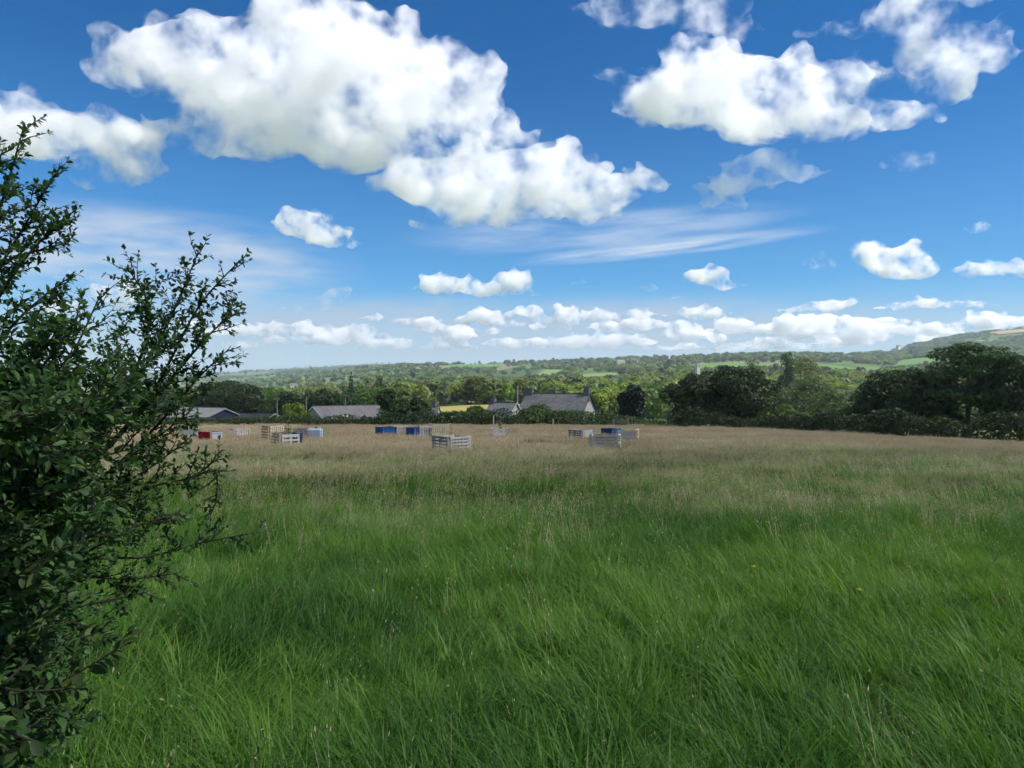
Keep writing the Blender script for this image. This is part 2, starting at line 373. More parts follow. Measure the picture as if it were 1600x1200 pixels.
# ------------------------------------------------------------------ terrain
def edge_y(x):
    return np.interp(x, [-400, -80, 22, 62, 95, 200], [118, 114, 113, 88, 66, 0])
def zf(x, y):
    x = np.asarray(x, float); y = np.asarray(y, float)
    yy = np.clip(y, -60, 140)
    z = -.0539 * yy + 9.4e-5 * yy * yy - .0007 * np.clip(x - 10, 0, 90) ** 2
    z = z + (fnoise(x * .06, y * .06, 3, 3) - .5) * .30
    return z - .03 * np.clip(y - (edge_y(x) - 3), 0, 40) ** 2
TD = np.array([60, 85, 100, 115, 140, 160, 200, 300, 500, 900, 1500, 2200, 3000, 4500, 7000, 9000.])
TP = np.array([-600, 400, 800, 1200, 1600, 2200.])
TY = np.array([[735, 712, 700, 685, 676, 674, 668, 655, 640, 620, 602, 592, 584, 572, 584, 590],
               [735, 712, 698, 682, 677, 674, 668, 655, 638, 617, 600, 590, 583, 572, 584, 590],
               [735, 712, 698, 684, 672, 669, 660, 637, 622, 606, 585, 568, 573, 572, 582, 588],
               [735, 712, 706, 702, 694, 688, 672, 650, 622, 586, 563, 553, 558, 566, 578, 585],
               [740, 716, 714, 712, 704, 698, 682, 655, 622, 588, 562, 536, 514, 545, 568, 580],
               [740, 716, 714, 712, 704, 698, 682, 655, 622, 588, 562, 536, 514, 545, 568, 580.]])
SKX = np.array([-600, 300, 400, 470, 580, 625, 690, 770, 850, 950, 1050, 1150, 1250, 1350, 1400, 1440, 1500, 1550, 1600, 2200])
SKY = np.array([590, 584, 580, 574, 567, 566, 568, 570, 568, 564, 560, 557, 554, 550, 545, 535, 524, 518, 512, 505.])
def terr_py(px, d):
    px = np.asarray(px, float); d = np.asarray(d, float)
    px, d = np.broadcast_arrays(px, d)
    ld = np.log(np.clip(d, 60, 9000)); L = np.log(TD)
    cols = np.stack([np.interp(ld, L, TY[i]) for i in range(len(TP))])
    k = np.clip(np.searchsorted(TP, px) - 1, 0, len(TP) - 2)
    t = np.clip((px - TP[k]) / (TP[k + 1] - TP[k]), 0, 1); t = t * t * (3 - 2 * t)
    py = np.take_along_axis(cols, k[None], 0)[0] * (1 - t) + np.take_along_axis(cols, k[None] + 1, 0)[0] * t
    mn = np.stack([TY[i].min() for i in range(len(TP))]); m = mn[k] * (1 - t) + mn[k + 1] * t
    w = np.clip((ld - math.log(500)) / (math.log(1800) - math.log(500)), 0, 1)
    return py + (np.interp(px, SKX, SKY) - m) * w
def terr(x, y):
    x = np.asarray(x, float); y = np.asarray(y, float)
    d = np.clip(y, 60, 9000); px = np.clip(800 + F * x / d, -600, 2200)
    z = CAMZ - (terr_py(px, d) - 600) / F * d
    amp = np.interp(d, [120, 300, 1500, 9000], [0, .6, 4, 12])
    return z + (fnoise(x / 130.0, y / 130.0, 5, 3) - .5) * 2 * amp
def ground_z(x, y):
    return float(zf(x, y)) if y < edge_y(x) else float(terr(x, y))
def ground_v(x, y): return np.where(y < edge_y(x), zf(x, y), terr(x, y))
def at_ground(px, d): 
    x = (px - 800) / F * d; return Vector((x, d, ground_z(x, d)))

def grid_mesh(name, X, Y, Z, mat):
    r, c = X.shape
    co = np.stack([X, Y, Z], -1).reshape(-1, 3)
    i = np.arange(r * c).reshape(r, c)
    idx = np.stack([i[:-1, :-1], i[:-1, 1:], i[1:, 1:], i[1:, :-1]], -1).reshape(-1, 4)
    me = np_mesh(name, co, idx, 4, [mat], smooth=True)
    o = bpy.data.objects.new(name, me); link(o); return o

# meadow soil under the grass
m, T = new_mat('meadow_soil'); tc = T.n.new('ShaderNodeTexCoord').outputs['Object']; x_, y_, z_ = T.sep(tc)
n1 = T.noise(tc, .12, 5, .6); n2 = T.noise(tc, 1.6, 4, .6)
far = T.rng(T.m('MULTIPLY_ADD', T.m('SUBTRACT', n1, .5), 26, y_), 14, 30, 0, 1, True)
c = T.mix(far, T.mix(n2, (.030, .060, .012), (.055, .100, .020)), T.mix(n2, (.15, .13, .075), (.24, .20, .125)))
M['soil'] = finish(m, T, bsdf(T, c, .95, .1, bump(T, n2, .6, .1)))
yy = np.linspace(-45, 128, 150); xx = np.linspace(-170, 130, 200); X, Y = np.meshgrid(xx, yy)
tag(grid_mesh('meadow_ground', X, Y, zf(X, Y), M['soil']), kind='structure')

# countryside beyond: pastures with hedge lines
m, T = new_mat('countryside'); tc = T.n.new('ShaderNodeTexCoord').outputs['Object']
wv = T.v('MULTIPLY_ADD', T.v('SUBTRACT', T.noise(tc, .006, 3, .5, color=True), (.5, .5, .5)), (70, 70, 0), tc)
mp = T.v('MULTIPLY', wv, (.0062, .0040, 0))
v1 = T.n.new('ShaderNodeTexVoronoi'); v1.voronoi_dimensions = '2D'; T.put(v1.inputs['Vector'], mp); v1.inputs['Scale'].default_value = 1
v2 = T.n.new('ShaderNodeTexVoronoi'); v2.voronoi_dimensions = '2D'; v2.feature = 'DISTANCE_TO_EDGE'; T.put(v2.inputs['Vector'], mp); v2.inputs['Scale'].default_value = 1
r_ = T.sep(v1.outputs['Color'])[0]
pc = T.ramp(r_, [(0, (.048, .088, .026)), (.3, (.070, .125, .034)), (.55, (.095, .160, .042)), (.75, (.120, .185, .055)), (.9, (.16, .175, .075)), (1, (.18, .145, .09))])
fn = T.noise(tc, .05, 4, .6)
pc = T.v('SCALE', pc, scale=T.rng(fn, .3, .7, .8, 1.2))
hd = T.m('ADD', v2.outputs['Distance'], T.m('MULTIPLY', T.m('SUBTRACT', T.noise(tc, .03, 3, .6), .5), .05))
wood = T.rng(T.noise(tc, .0042, 3, .55), .57, .61)
dk = T.m('MAXIMUM', T.rng(hd, .03, .05, 1, 0), wood)
c = T.mix(dk, pc, T.mix(T.noise(tc, .08, 4, .7), (.025, .048, .014), (.080, .120, .034)))
M['land'] = finish(m, T, bsdf(T, c, .95, .1))
dd = np.concatenate([np.linspace(62, 200, 70), np.geomspace(205, 9000, 170)]); pp = np.linspace(-600, 2200, 190)
PX, D = np.meshgrid(pp, dd); X = (PX - 800) / F * D
tag(grid_mesh('valley_ground', X, D, terr(X, D), M['land']), kind='structure')

# single pastures that show between the woods, laid over the valley ground
def pasture(name, poly, mat, lift=.8):
    """poly: (px, distance) corners"""
    n = 14
    (a, b, c_, d_) = [np.array(((p - 800) / F * q, q)) for p, q in poly]
    u = np.linspace(0, 1, n)[None, :, None]; v = np.linspace(0, 1, n)[:, None, None]
    G = (a * (1 - u) + b * u) * (1 - v) + (d_ * (1 - u) + c_ * u) * v
    X, Y = G[..., 0], G[..., 1]
    o = grid_mesh(name, X, Y, terr(X, Y) + lift, mat); return tag(o, kind='structure')
def field_mat(name, a, b, sc=.04):
    m, T = new_mat(name); tc = T.n.new('ShaderNodeTexCoord').outputs['Object']
    n = T.noise(T.v('MULTIPLY', tc, (1, .35, 1)), sc, 5, .6); return finish(m, T, bsdf(T, T.mix(T.rng(n, .3, .7), a, b), .95, .1))
M['pasture'] = field_mat('pasture_grass', (.075, .16, .030), (.105, .205, .045))
M['hay'] = field_mat('cut_hay', (.22, .20, .06), (.28, .24, .085), .1)
M['tan'] = field_mat('dry_hill_grass', (.26, .20, .085), (.34, .26, .11), .01)
M['pasture2'] = field_mat('pale_pasture_grass', (.12, .19, .045), (.16, .23, .06))
FIELDS = []
def add_field(name, poly, mat, lift=.8):
    FIELDS.append(poly); pasture(name, poly, mat, lift)
add_field('hay_field', [(640, 265), (835, 265), (850, 340), (655, 340)], M['hay'], .5)
add_field('pasture', [(1080, 1120), (1370, 1000), (1380, 1300), (1085, 1480)], M['pasture'])
add_field('pasture', [(835, 1350), (880, 1350), (882, 1700), (850, 1700)], M['pasture2'], 2)
add_field('pasture', [(400, 900), (455, 900), (450, 1010), (405, 1010)], M['tan'])
add_field('hill_pasture', [(1560, 2680), (1690, 2600), (1690, 2840), (1545, 2860)], M['tan'], 4)
add_field('pasture', [(905, 1180), (960, 1150), (965, 1330), (915, 1360)], M['pasture2'], 1)
add_field('pasture', [(700, 2000), (780, 1950), (785, 2250), (705, 2300)], M['pasture'], 2)
add_field('pasture', [(1400, 1500), (1480, 1450), (1490, 1800), (1410, 1800)], M['pasture'], 2)
add_field('pasture', [(520, 3500), (620, 3500), (620, 3700), (530, 3700)], M['pasture'], 4)
add_field('pasture', [(640, 3800), (720, 3800), (725, 3950), (650, 3950)], M['pasture2'], 4)
def in_field(px, d):
    for poly in FIELDS:
        ps = np.array(poly, float)
        if ps[:, 0].min() < px < ps[:, 0].max() and ps[:, 1].min() * .93 < d < ps[:, 1].max(): return True
    return False

# ------------------------------------------------------------------ trees
def leaf_cards(rng, pos, nrm, size, aspect=1.0, out_bias=.6):
    """irregular leaf sprays as quads; returns co, idx"""
    n = len(pos)
    r = rng.normal(size=(n, 3)); nn = nrm * out_bias + r * (1 - out_bias) * .8
    nn /= np.linalg.norm(nn, axis=1, keepdims=True) + 1e-9
    t = rng.normal(size=(n, 3)); t -= nn * (t * nn).sum(1, keepdims=True); t /= np.linalg.norm(t, axis=1, keepdims=True) + 1e-9
    b = np.cross(nn, t)
    s = (size * rng.uniform(.55, 1.35, n))[:, None]
    k = rng.uniform(.35, .75, (n, 4, 1))
    co = np.stack([pos - t * s * k[:, 0] * 1.2, pos - b * s * k[:, 1] * aspect + nn * s * .12, pos + t * s * k[:, 2] * 1.2, pos + b * s * k[:, 3] * aspect + nn * s * .12], 1)
    return co.reshape(-1, 3), np.arange(n * 4).reshape(n, 4)

def crown_mesh(rng, lobes, n, size, mat, out_bias=.55, name='crown', shell=(.62, 1.06), aspect=.8):
    L = np.array([l[0] for l in lobes], float); Rr = np.array([l[1] for l in lobes], float)
    w = (Rr[:, 0] * Rr[:, 1] + Rr[:, 1] * Rr[:, 2] + Rr[:, 0] * Rr[:, 2]); w = w / w.sum()
    k = rng.choice(len(lobes), n, p=w)
    u = rng.normal(size=(n, 3)); u[:, 2] += .25; u /= np.linalg.norm(u, axis=1, keepdims=True)
    rad = shell[0] + (shell[1] - shell[0]) * rng.random(n) ** .5
    pos = L[k] + u * Rr[k] * rad[:, None]
    nr = u / Rr[k]; nr /= np.linalg.norm(nr, axis=1, keepdims=True)
    co, idx = leaf_cards(rng, pos, nr, size, aspect, out_bias)
    lt = rng.random(len(lobes))
    tint = np.clip(.55 * rng.random(n) + .45 * lt[k], 0, 1)
    return np_mesh(name, co, idx, 4, [mat], attr=tint)

def lobes_for(rng, kind, h, w):
    """lobes of a crown of height h (from the ground) and width w"""
    out = []
    if kind in ('round', 'oak', 'spread'):
        base = .12 if kind == 'round' else (.22 if kind == 'oak' else .26)
        cz, rz = h * (base + (1 - base) / 2), h * (1 - base) / 2; r = w / 2
        out.append(((0, 0, cz), (r * .62, r * .62, rz * .66)))
        N = 26 if kind != 'spread' else 30
        for i in range(N):
            u = rng.normal(size=3); u /= np.linalg.norm(u); u[2] = u[2] * .95
            f = rng.uniform(.58, .80); s = rng.uniform(.20, .36)
            out.append(((u[0] * r * f, u[1] * r * f, cz + u[2] * rz * f), (r * s * 1.15, r * s * 1.15, rz * s * (.9 if kind != 'spread' else .42))))
    elif kind == 'tall':
        for i in range(22):
            t = rng.random(); a = rng.uniform(0, 6.28); rr = w / 2 * (1 - (t - .35) ** 2 * 1.3)
            out.append(((math.cos(a) * rr * .55, math.sin(a) * rr * .55, h * (.12 + .80 * t)), (w * .2, w * .2, h * .11)))
    elif kind == 'poplar':
        for i in range(16):
            t = i / 15; out.append(((rng.normal() * w * .08, rng.normal() * w * .08, h * (.08 + .86 * t)), (w * .42 * (1 - .6 * t) + w * .05,) * 2 + (h * .07,)))
    elif kind == 'conifer':
        for i in range(13):
            t = i / 12; rr = w / 2 * (1 - t) + w * .05
            for a in np.arange(0, 6.28, 6.28 / max(3, int(7 * (1 - t) + 2))) + rng.uniform(0, 3):
                out.append(((math.cos(a) * rr * .6, math.sin(a) * rr * .6, h * (.10 + .87 * t) - rr * .12), (rr * .5 + .1, rr * .5 + .1, h * .030)))
    elif kind == 'bush':
        for i in range(16):
            u = rng.normal(size=3); u /= np.linalg.norm(u); u[2] = abs(u[2])
            out.append(((u[0] * w * .33, u[1] * w * .33, h * .30 + u[2] * h * .40), (w * .19, w * .19, h * .25)))
        out.append(((0, 0, h * .4), (w * .36, w * .36, h * .38)))
    return out
def trunk_box(rng, kind, h, w):
    b = Box(); r = max(.10, h * .022); rnd = random.Random(int(rng.integers(1e9)))
    top = h * (.9 if kind in ('conifer', 'poplar', 'tall') else .72)
    lean = rnd.uniform(-.03, .03) * h
    pts = [Vector((0, 0, -.4)), Vector((lean * .3, 0, h * .15)), Vector((lean * .6, lean * .3, h * .4)), Vector((lean, lean * .5, top))]
    b.tube(pts, [r * 1.5, r, r * .75, r * .2], 7)
    if kind not in ('conifer', 'poplar', 'bush'):
        for i in range(9):
            z0 = h * rnd.uniform(.16, .5); a = i * 2.4 + rnd.uniform(-.4, .4); ln = w * rnd.uniform(.26, .42)
            p0 = Vector((lean * z0 / h, 0, z0)); dirv = Vector((math.cos(a), math.sin(a), 0))
            p1 = p0 + dirv * ln * .5 + Vector((0, 0, ln * rnd.uniform(.15, .5))); p2 = p1 + dirv * ln * .5 + Vector((0, 0, ln * rnd.uniform(.1, .6)))
            b.tube([p0, p1, p2], [r * .55, r * .36, r * .1], 5)
    return b
def tree_thing(name, label, cat, loc, h, w, kind, leaf, n, size, seed, group=None, shell=(.62, 1.06), bias=.55, rz=None):
    rng = np.random.default_rng(seed)
    t = tag(empty(name, loc, rz if rz is not None else rng.uniform(0, 6.28)), label, cat, group)
    trunk_box(rng, kind, h, w).build('trunk', M['bark'], t, smooth=True)
    me = crown_mesh(rng, lobes_for(rng, kind, h, w), n, size, LEAF[leaf], bias, 'crown', shell)
    link(bpy.data.objects.new('crown', me), t)
    return t
def px_tree(label, px, top, base, wpx, d, kind, leaf, n=6000, size=.34, seed=1, name='tree', cat='tree', group=None, **kw):
    """a tree whose crown top shows at photo row `top`; `base` is where its foot is sought if that is lower than the ground there"""
    g = at_ground(px, d); ztop = CAMZ + (600 - top) / F * d
    h = max(1.2, ztop - g.z); w = wpx / F * d
    return tree_thing(name, label, cat, g, h, w, kind, leaf, n, size, seed, group, **kw)

NEAR = 'field edge trees'
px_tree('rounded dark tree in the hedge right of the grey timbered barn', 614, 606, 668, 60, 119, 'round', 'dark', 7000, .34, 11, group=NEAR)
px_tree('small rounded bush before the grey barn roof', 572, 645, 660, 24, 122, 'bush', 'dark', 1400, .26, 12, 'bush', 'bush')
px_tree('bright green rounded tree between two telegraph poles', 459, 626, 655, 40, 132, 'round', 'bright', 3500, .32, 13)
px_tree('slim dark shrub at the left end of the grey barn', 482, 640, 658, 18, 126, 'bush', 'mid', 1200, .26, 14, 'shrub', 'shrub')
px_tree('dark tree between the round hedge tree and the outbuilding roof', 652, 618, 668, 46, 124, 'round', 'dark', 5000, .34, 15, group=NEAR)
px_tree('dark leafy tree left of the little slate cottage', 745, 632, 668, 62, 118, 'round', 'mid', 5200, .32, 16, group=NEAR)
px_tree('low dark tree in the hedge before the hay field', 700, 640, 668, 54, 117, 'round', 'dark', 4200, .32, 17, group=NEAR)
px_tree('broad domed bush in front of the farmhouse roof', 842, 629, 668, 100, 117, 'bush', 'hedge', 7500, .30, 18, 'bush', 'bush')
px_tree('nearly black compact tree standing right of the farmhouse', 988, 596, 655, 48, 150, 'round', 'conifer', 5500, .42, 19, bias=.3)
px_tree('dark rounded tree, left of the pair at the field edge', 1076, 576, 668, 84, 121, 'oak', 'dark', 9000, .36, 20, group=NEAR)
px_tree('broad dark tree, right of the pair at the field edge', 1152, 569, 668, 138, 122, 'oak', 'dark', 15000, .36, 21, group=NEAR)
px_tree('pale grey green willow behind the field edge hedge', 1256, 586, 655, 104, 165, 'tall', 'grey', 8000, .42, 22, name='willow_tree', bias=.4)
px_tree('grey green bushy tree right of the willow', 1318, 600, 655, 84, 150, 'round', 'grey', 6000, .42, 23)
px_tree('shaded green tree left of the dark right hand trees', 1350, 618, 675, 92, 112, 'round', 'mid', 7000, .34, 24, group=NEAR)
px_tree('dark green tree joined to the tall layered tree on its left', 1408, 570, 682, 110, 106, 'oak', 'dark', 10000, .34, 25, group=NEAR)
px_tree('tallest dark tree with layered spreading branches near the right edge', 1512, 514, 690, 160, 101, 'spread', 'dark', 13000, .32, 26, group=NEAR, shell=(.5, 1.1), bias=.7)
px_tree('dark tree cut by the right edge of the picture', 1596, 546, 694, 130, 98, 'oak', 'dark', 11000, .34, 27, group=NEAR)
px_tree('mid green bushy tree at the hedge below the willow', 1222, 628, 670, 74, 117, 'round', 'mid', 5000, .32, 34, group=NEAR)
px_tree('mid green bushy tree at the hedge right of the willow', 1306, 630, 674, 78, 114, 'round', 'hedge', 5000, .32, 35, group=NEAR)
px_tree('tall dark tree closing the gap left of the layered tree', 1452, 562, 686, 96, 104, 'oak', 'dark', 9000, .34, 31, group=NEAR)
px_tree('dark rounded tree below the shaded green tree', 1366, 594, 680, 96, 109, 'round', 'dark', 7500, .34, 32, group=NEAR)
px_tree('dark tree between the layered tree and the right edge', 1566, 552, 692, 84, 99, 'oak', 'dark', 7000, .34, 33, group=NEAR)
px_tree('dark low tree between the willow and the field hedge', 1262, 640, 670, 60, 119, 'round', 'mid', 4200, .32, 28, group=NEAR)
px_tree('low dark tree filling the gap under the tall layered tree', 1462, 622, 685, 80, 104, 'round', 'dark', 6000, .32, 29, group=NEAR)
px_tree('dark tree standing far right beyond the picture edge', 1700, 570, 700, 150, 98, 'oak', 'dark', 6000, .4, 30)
# behind the farm
BF = 'shaded trees behind the barns'
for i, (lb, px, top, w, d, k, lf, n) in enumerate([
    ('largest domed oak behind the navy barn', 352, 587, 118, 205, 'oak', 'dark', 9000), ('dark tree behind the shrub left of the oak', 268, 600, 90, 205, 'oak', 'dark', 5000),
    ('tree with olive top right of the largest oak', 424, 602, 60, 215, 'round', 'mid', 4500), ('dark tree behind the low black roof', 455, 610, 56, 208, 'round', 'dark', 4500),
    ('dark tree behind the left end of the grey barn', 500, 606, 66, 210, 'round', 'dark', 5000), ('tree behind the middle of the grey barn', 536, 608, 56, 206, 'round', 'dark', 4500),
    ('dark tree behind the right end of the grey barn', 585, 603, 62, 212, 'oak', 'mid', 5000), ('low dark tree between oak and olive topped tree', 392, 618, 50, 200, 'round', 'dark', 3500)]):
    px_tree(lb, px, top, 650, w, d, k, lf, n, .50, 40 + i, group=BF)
px_tree('pointed dark conifer rising behind the grey barn', 549, 581, 620, 20, 250, 'conifer', 'conifer', 3000, .42, 60, name='conifer_tree')
px_tree('slim upright poplar left of its broader twin', 574, 590, 620, 13, 330, 'poplar', 'olive', 1500, .5, 61, name='poplar_tree')
px_tree('broader upright poplar beside its slim twin', 592, 588, 620, 24, 330, 'poplar', 'dark', 2400, .5, 62, name='poplar_tree')
px_tree('dark ivied tree standing above the pale willow', 1228, 551, 600, 30, 330, 'tall', 'dark', 3800, .62, 63)
px_tree('olive tree leaning against the dark ivied tree', 1252, 553, 605, 56, 345, 'oak', 'olive', 4200, .62, 64)
px_tree('light green rounded tree before the bright pasture', 1176, 559, 600, 42, 420, 'round', 'grey', 3500, .7, 65)

# hedges along the meadow
def hedge(label, pts, h, wd, leaf, n, size, seed, top_var=.35):
    """pts: (x, y) line on the ground"""
    rng = np.random.default_rng(seed); P = np.array(pts, float)
    seg = np.linalg.norm(P[1:] - P[:-1], axis=1); cum = np.concatenate([[0], np.cumsum(seg)])
    s = rng.random(n) * cum[-1]
    x = np.interp(s, cum, P[:, 0]); y = np.interp(s, cum, P[:, 1])
    hh = h * (1 - top_var + 2 * top_var * fnoise(s * .25, s * 0, seed, 4)); ww = wd * (.75 + .5 * fnoise(s * .3 + 50, s * 0, seed + 1, 3))
    a = rng.uniform(0, math.pi, n); q = .55 + .5 * rng.random(n) ** .5
    cx = np.cos(a); cz = np.sin(a) ** .6
    x2 = x + rng.normal(size=n) * .15; y2 = y + cx * ww * .5 * q
    g = ground_v(x2, y2)
    pos = np.stack([x2, y2, g + cz * hh * q], 1)
    low = rng.random(n) < .25; pos[low, 2] = g[low] + rng.random(low.sum()) * hh[low] * .6; pos[low, 1] = y[low] - ww[low] * .45
    nr = np.stack([rng.normal(size=n) * .3, cx - .2, cz], 1); nr /= np.linalg.norm(nr, axis=1, keepdims=True)
    co, idx = leaf_cards(rng, pos, nr, size, .8, .5)
    me = np_mesh('foliage', co, idx, 4, [LEAF[leaf]], attr=np.clip(.5 * rng.random(n) + .5 * fnoise(s * .4, pos[:, 2], seed + 3, 3), 0, 1))
    mid = P[len(P) // 2]
    t = tag(empty('hedge', (0, 0, 0)), label, 'hedge', 'hedges round the meadow')
    link(bpy.data.objects.new('foliage', me), t)
    b = Box()
    for i in range(int(cum[-1] / 1.6)):
        si = (i + .5) * 1.6; xx, yy = float(np.interp(si, cum, P[:, 0])), float(np.interp(si, cum, P[:, 1])); z = ground_z(xx, yy)
        b.tube([(xx, yy, z - .4), (xx + rng.normal() * .2, yy + rng.normal() * .2, z + h * .7)], [.05, .02], 5)
    tag(b.build('stems', M['bark'], t), kind='stuff')
    return t
ey = lambda x: float(edge_y(x)) + 2.2
hedge('long clipped hedge in front of the barns', [(-75, ey(-75)), (-50, ey(-50)), (-20, ey(-20))], 3.1, 2.2, 'hedge', 30000, .20, 71, .22)
hedge('dark hedge between round tree and domed bush', [(-21, ey(-21)), (-10, ey(-10)), (0, ey(0))], 3.7, 2.4, 'dark', 9000, .24, 72)
hedge('tall leafy hedge below the farmhouse gable', [(2, ey(2)), (14, ey(14)), (24, ey(24))], 4.1, 2.8, 'hedge', 14000, .25, 73, .25)
hedge('dark hedge under the pair of field edge trees', [(24, ey(24)), (34, ey(34)), (44, ey(44))], 5.2, 3.0, 'dark', 15000, .26, 74, .3)
hedge('dark overgrown hedge below the right hand trees', [(44, ey(44)), (56, ey(56)), (68, ey(68)), (82, ey(82))], 5.0, 3.2, 'dark', 22000, .28, 75, .35)

# valley trees: prototypes shared by copies
PROTO = []
prng = np.random.default_rng(5)
for i, (k, lf) in enumerate([('round', 'mid'), ('oak', 'bright'), ('round', 'bright'), ('oak', 'mid'), ('tall', 'olive'), ('round', 'grey'), ('oak', 'olive'), ('round', 'dark'), ('bush', 'mid'), ('oak', 'grey')]):
    lob = lobes_for(prng, k, 10.0, 10.0 if k != 'tall' else 6.5)
    cm = crown_mesh(prng, lob, 1500, .85, LEAF[lf], .55)
    tb = trunk_box(prng, k, 10.0, 9.0); tme = bpy.data.meshes.new('trunk'); tme.from_pydata([tuple(v) for v in tb.v], [], tb.f); tme.materials.append(M['bark'])
    far_m = crown_mesh(prng, lob, 260, 1.9, LEAF[lf], .6, 'far_crown')
    PROTO.append((cm, tme, far_m, k, lf))
HUE = {'mid': 'mid green', 'bright': 'bright yellow green', 'olive': 'olive', 'grey': 'pale grey green', 'dark': 'dark green'}
SHAPE = {'round': 'rounded', 'oak': 'broad crowned', 'tall': 'tall narrow', 'bush': 'low bushy'}
cand = []
g = np.random.default_rng(21)
n_ = 9000; dA = np.exp(g.uniform(math.log(235), math.log(2600), n_)); pA = g.uniform(240, 1680, n_); xA = (pA - 800) / F * dA
nA = fnoise(xA / 90.0, dA / 150.0, 9, 3); tA = np.where((pA > 560) & (pA < 1420), .30, .38) + np.where(dA > 900, .13, 0)
for d, px, x, dn, th in zip(dA.tolist(), pA.tolist(), xA.tolist(), nA, tA):
    if dn < th or (d < 300 and px < 620) or in_field(px, d): continue
    cand.append((d, px, x))
cand.sort(); kept = []
for d, px, x in cand:
    sp = 5.6 if d < 600 else 7.0
    if all((x - q[2]) ** 2 + ((d - q[0]) * .8) ** 2 > sp * sp for q in kept[-260:]): kept.append((d, px, x))
print('valley trees', len(kept))
def region(px): return 'left of the farm' if px < 640 else ('behind the hay field' if px < 830 else ('behind the farmhouse' if px < 1020 else ('behind the field edge trees' if px < 1220 else 'behind the willow')))
farpts, farvid, farsc, farrot = [], [], [], []
kz = terr(np.array([q[2] for q in kept]), np.array([q[0] for q in kept]))
for i, (d, px, x) in enumerate(kept):
    v = int(g.choice(len(PROTO), p=[.16, .17, .15, .12, .07, .08, .08, .07, .05, .05])); sc = g.uniform(.80, 1.40)
    if d < 300: sc *= .8
    z = float(kz[i]); rz = g.uniform(0, 6.28); wz = sc * g.uniform(.85, 1.15)
    if i < 300:
        cm, tme, fm, k, lf = PROTO[v]
        t = empty('valley_tree', (x, d, z), rz); t.scale = (wz, wz, sc)
        tag(t, f'{HUE[lf]} {SHAPE[k]} tree in the valley woodland {region(px)}', 'tree', f'{HUE[lf]} {SHAPE[k]} valley trees {region(px)}')
        link(bpy.data.objects.new('trunk', tme), t); link(bpy.data.objects.new('crown', cm), t)
    else:
        farpts.append((x, d, z - .3)); farvid.append(v); farsc.append((wz, wz, sc)); farrot.append(rz)
# hill woods, hedgerow trees and skyline trees further off
n_ = 3600; dA = np.exp(g.uniform(math.log(2000), math.log(5200), n_)); pA = g.uniform(220, 1700, n_); xA = (pA - 800) / F * dA
ok = (np.abs(fnoise(xA / 210.0, dA / 330.0, 31, 2) - .5) < .028) | (fnoise(xA / 380.0, dA / 500.0, 33, 2) > .60)
for d, px, x, k_, z in zip(dA.tolist(), pA.tolist(), xA.tolist(), ok, terr(xA, dA).tolist()):
    if not k_ or in_field(px, d): continue
    farpts.append((x, d, z - .3)); farvid.append(int(g.integers(0, 10))); s_ = g.uniform(.8, 1.5); farsc.append((s_ * 1.2, s_ * 1.2, s_)); farrot.append(g.uniform(0, 6.28))
for (n_, p0, p1, d0, d1, th) in ((2600, 1330, 1700, 1300, 2950, .40), (1500, 830, 1340, 1300, 2300, .50), (1500, 560, 1420, 900, 1500, .46)):
    dA = g.uniform(d0, d1, n_); pA = g.uniform(p0, p1, n_); xA = (pA - 800) / F * dA; ok = fnoise(xA / 110.0, dA / 160.0, 35, 3) > th
    for d, px, x, k_, z in zip(dA.tolist(), pA.tolist(), xA.tolist(), ok, terr(xA, dA).tolist()):
        if not k_ or in_field(px, d): continue
        farpts.append((x, d, z - .3)); farvid.append(int(g.choice([0, 1, 2, 3, 5, 7, 9]))); s_ = g.uniform(.8, 1.4); farsc.append((s_ * 1.25, s_ * 1.25, s_)); farrot.append(g.uniform(0, 6.28))
for px in np.arange(250, 1690, 3.2):      # trees along the skylines
    if g.random() < .35: continue
    pxx = px + g.uniform(-2, 2); ds = np.geomspace(1300, 5600, 60); k = int(np.argmin(terr_py(pxx, ds))); d = ds[k] * g.uniform(.97, 1.02); x = (pxx - 800) / F * d
    if in_field(pxx, d): continue
    s_ = g.uniform(.6, 1.25) * (1.0 if pxx > 830 else .8)
    farpts.append((x, d, float(terr(x, d)) - .3)); farvid.append(int(g.integers(0, 10))); farsc.append((s_ * 1.3, s_ * 1.3, s_)); farrot.append(g.uniform(0, 6.28))

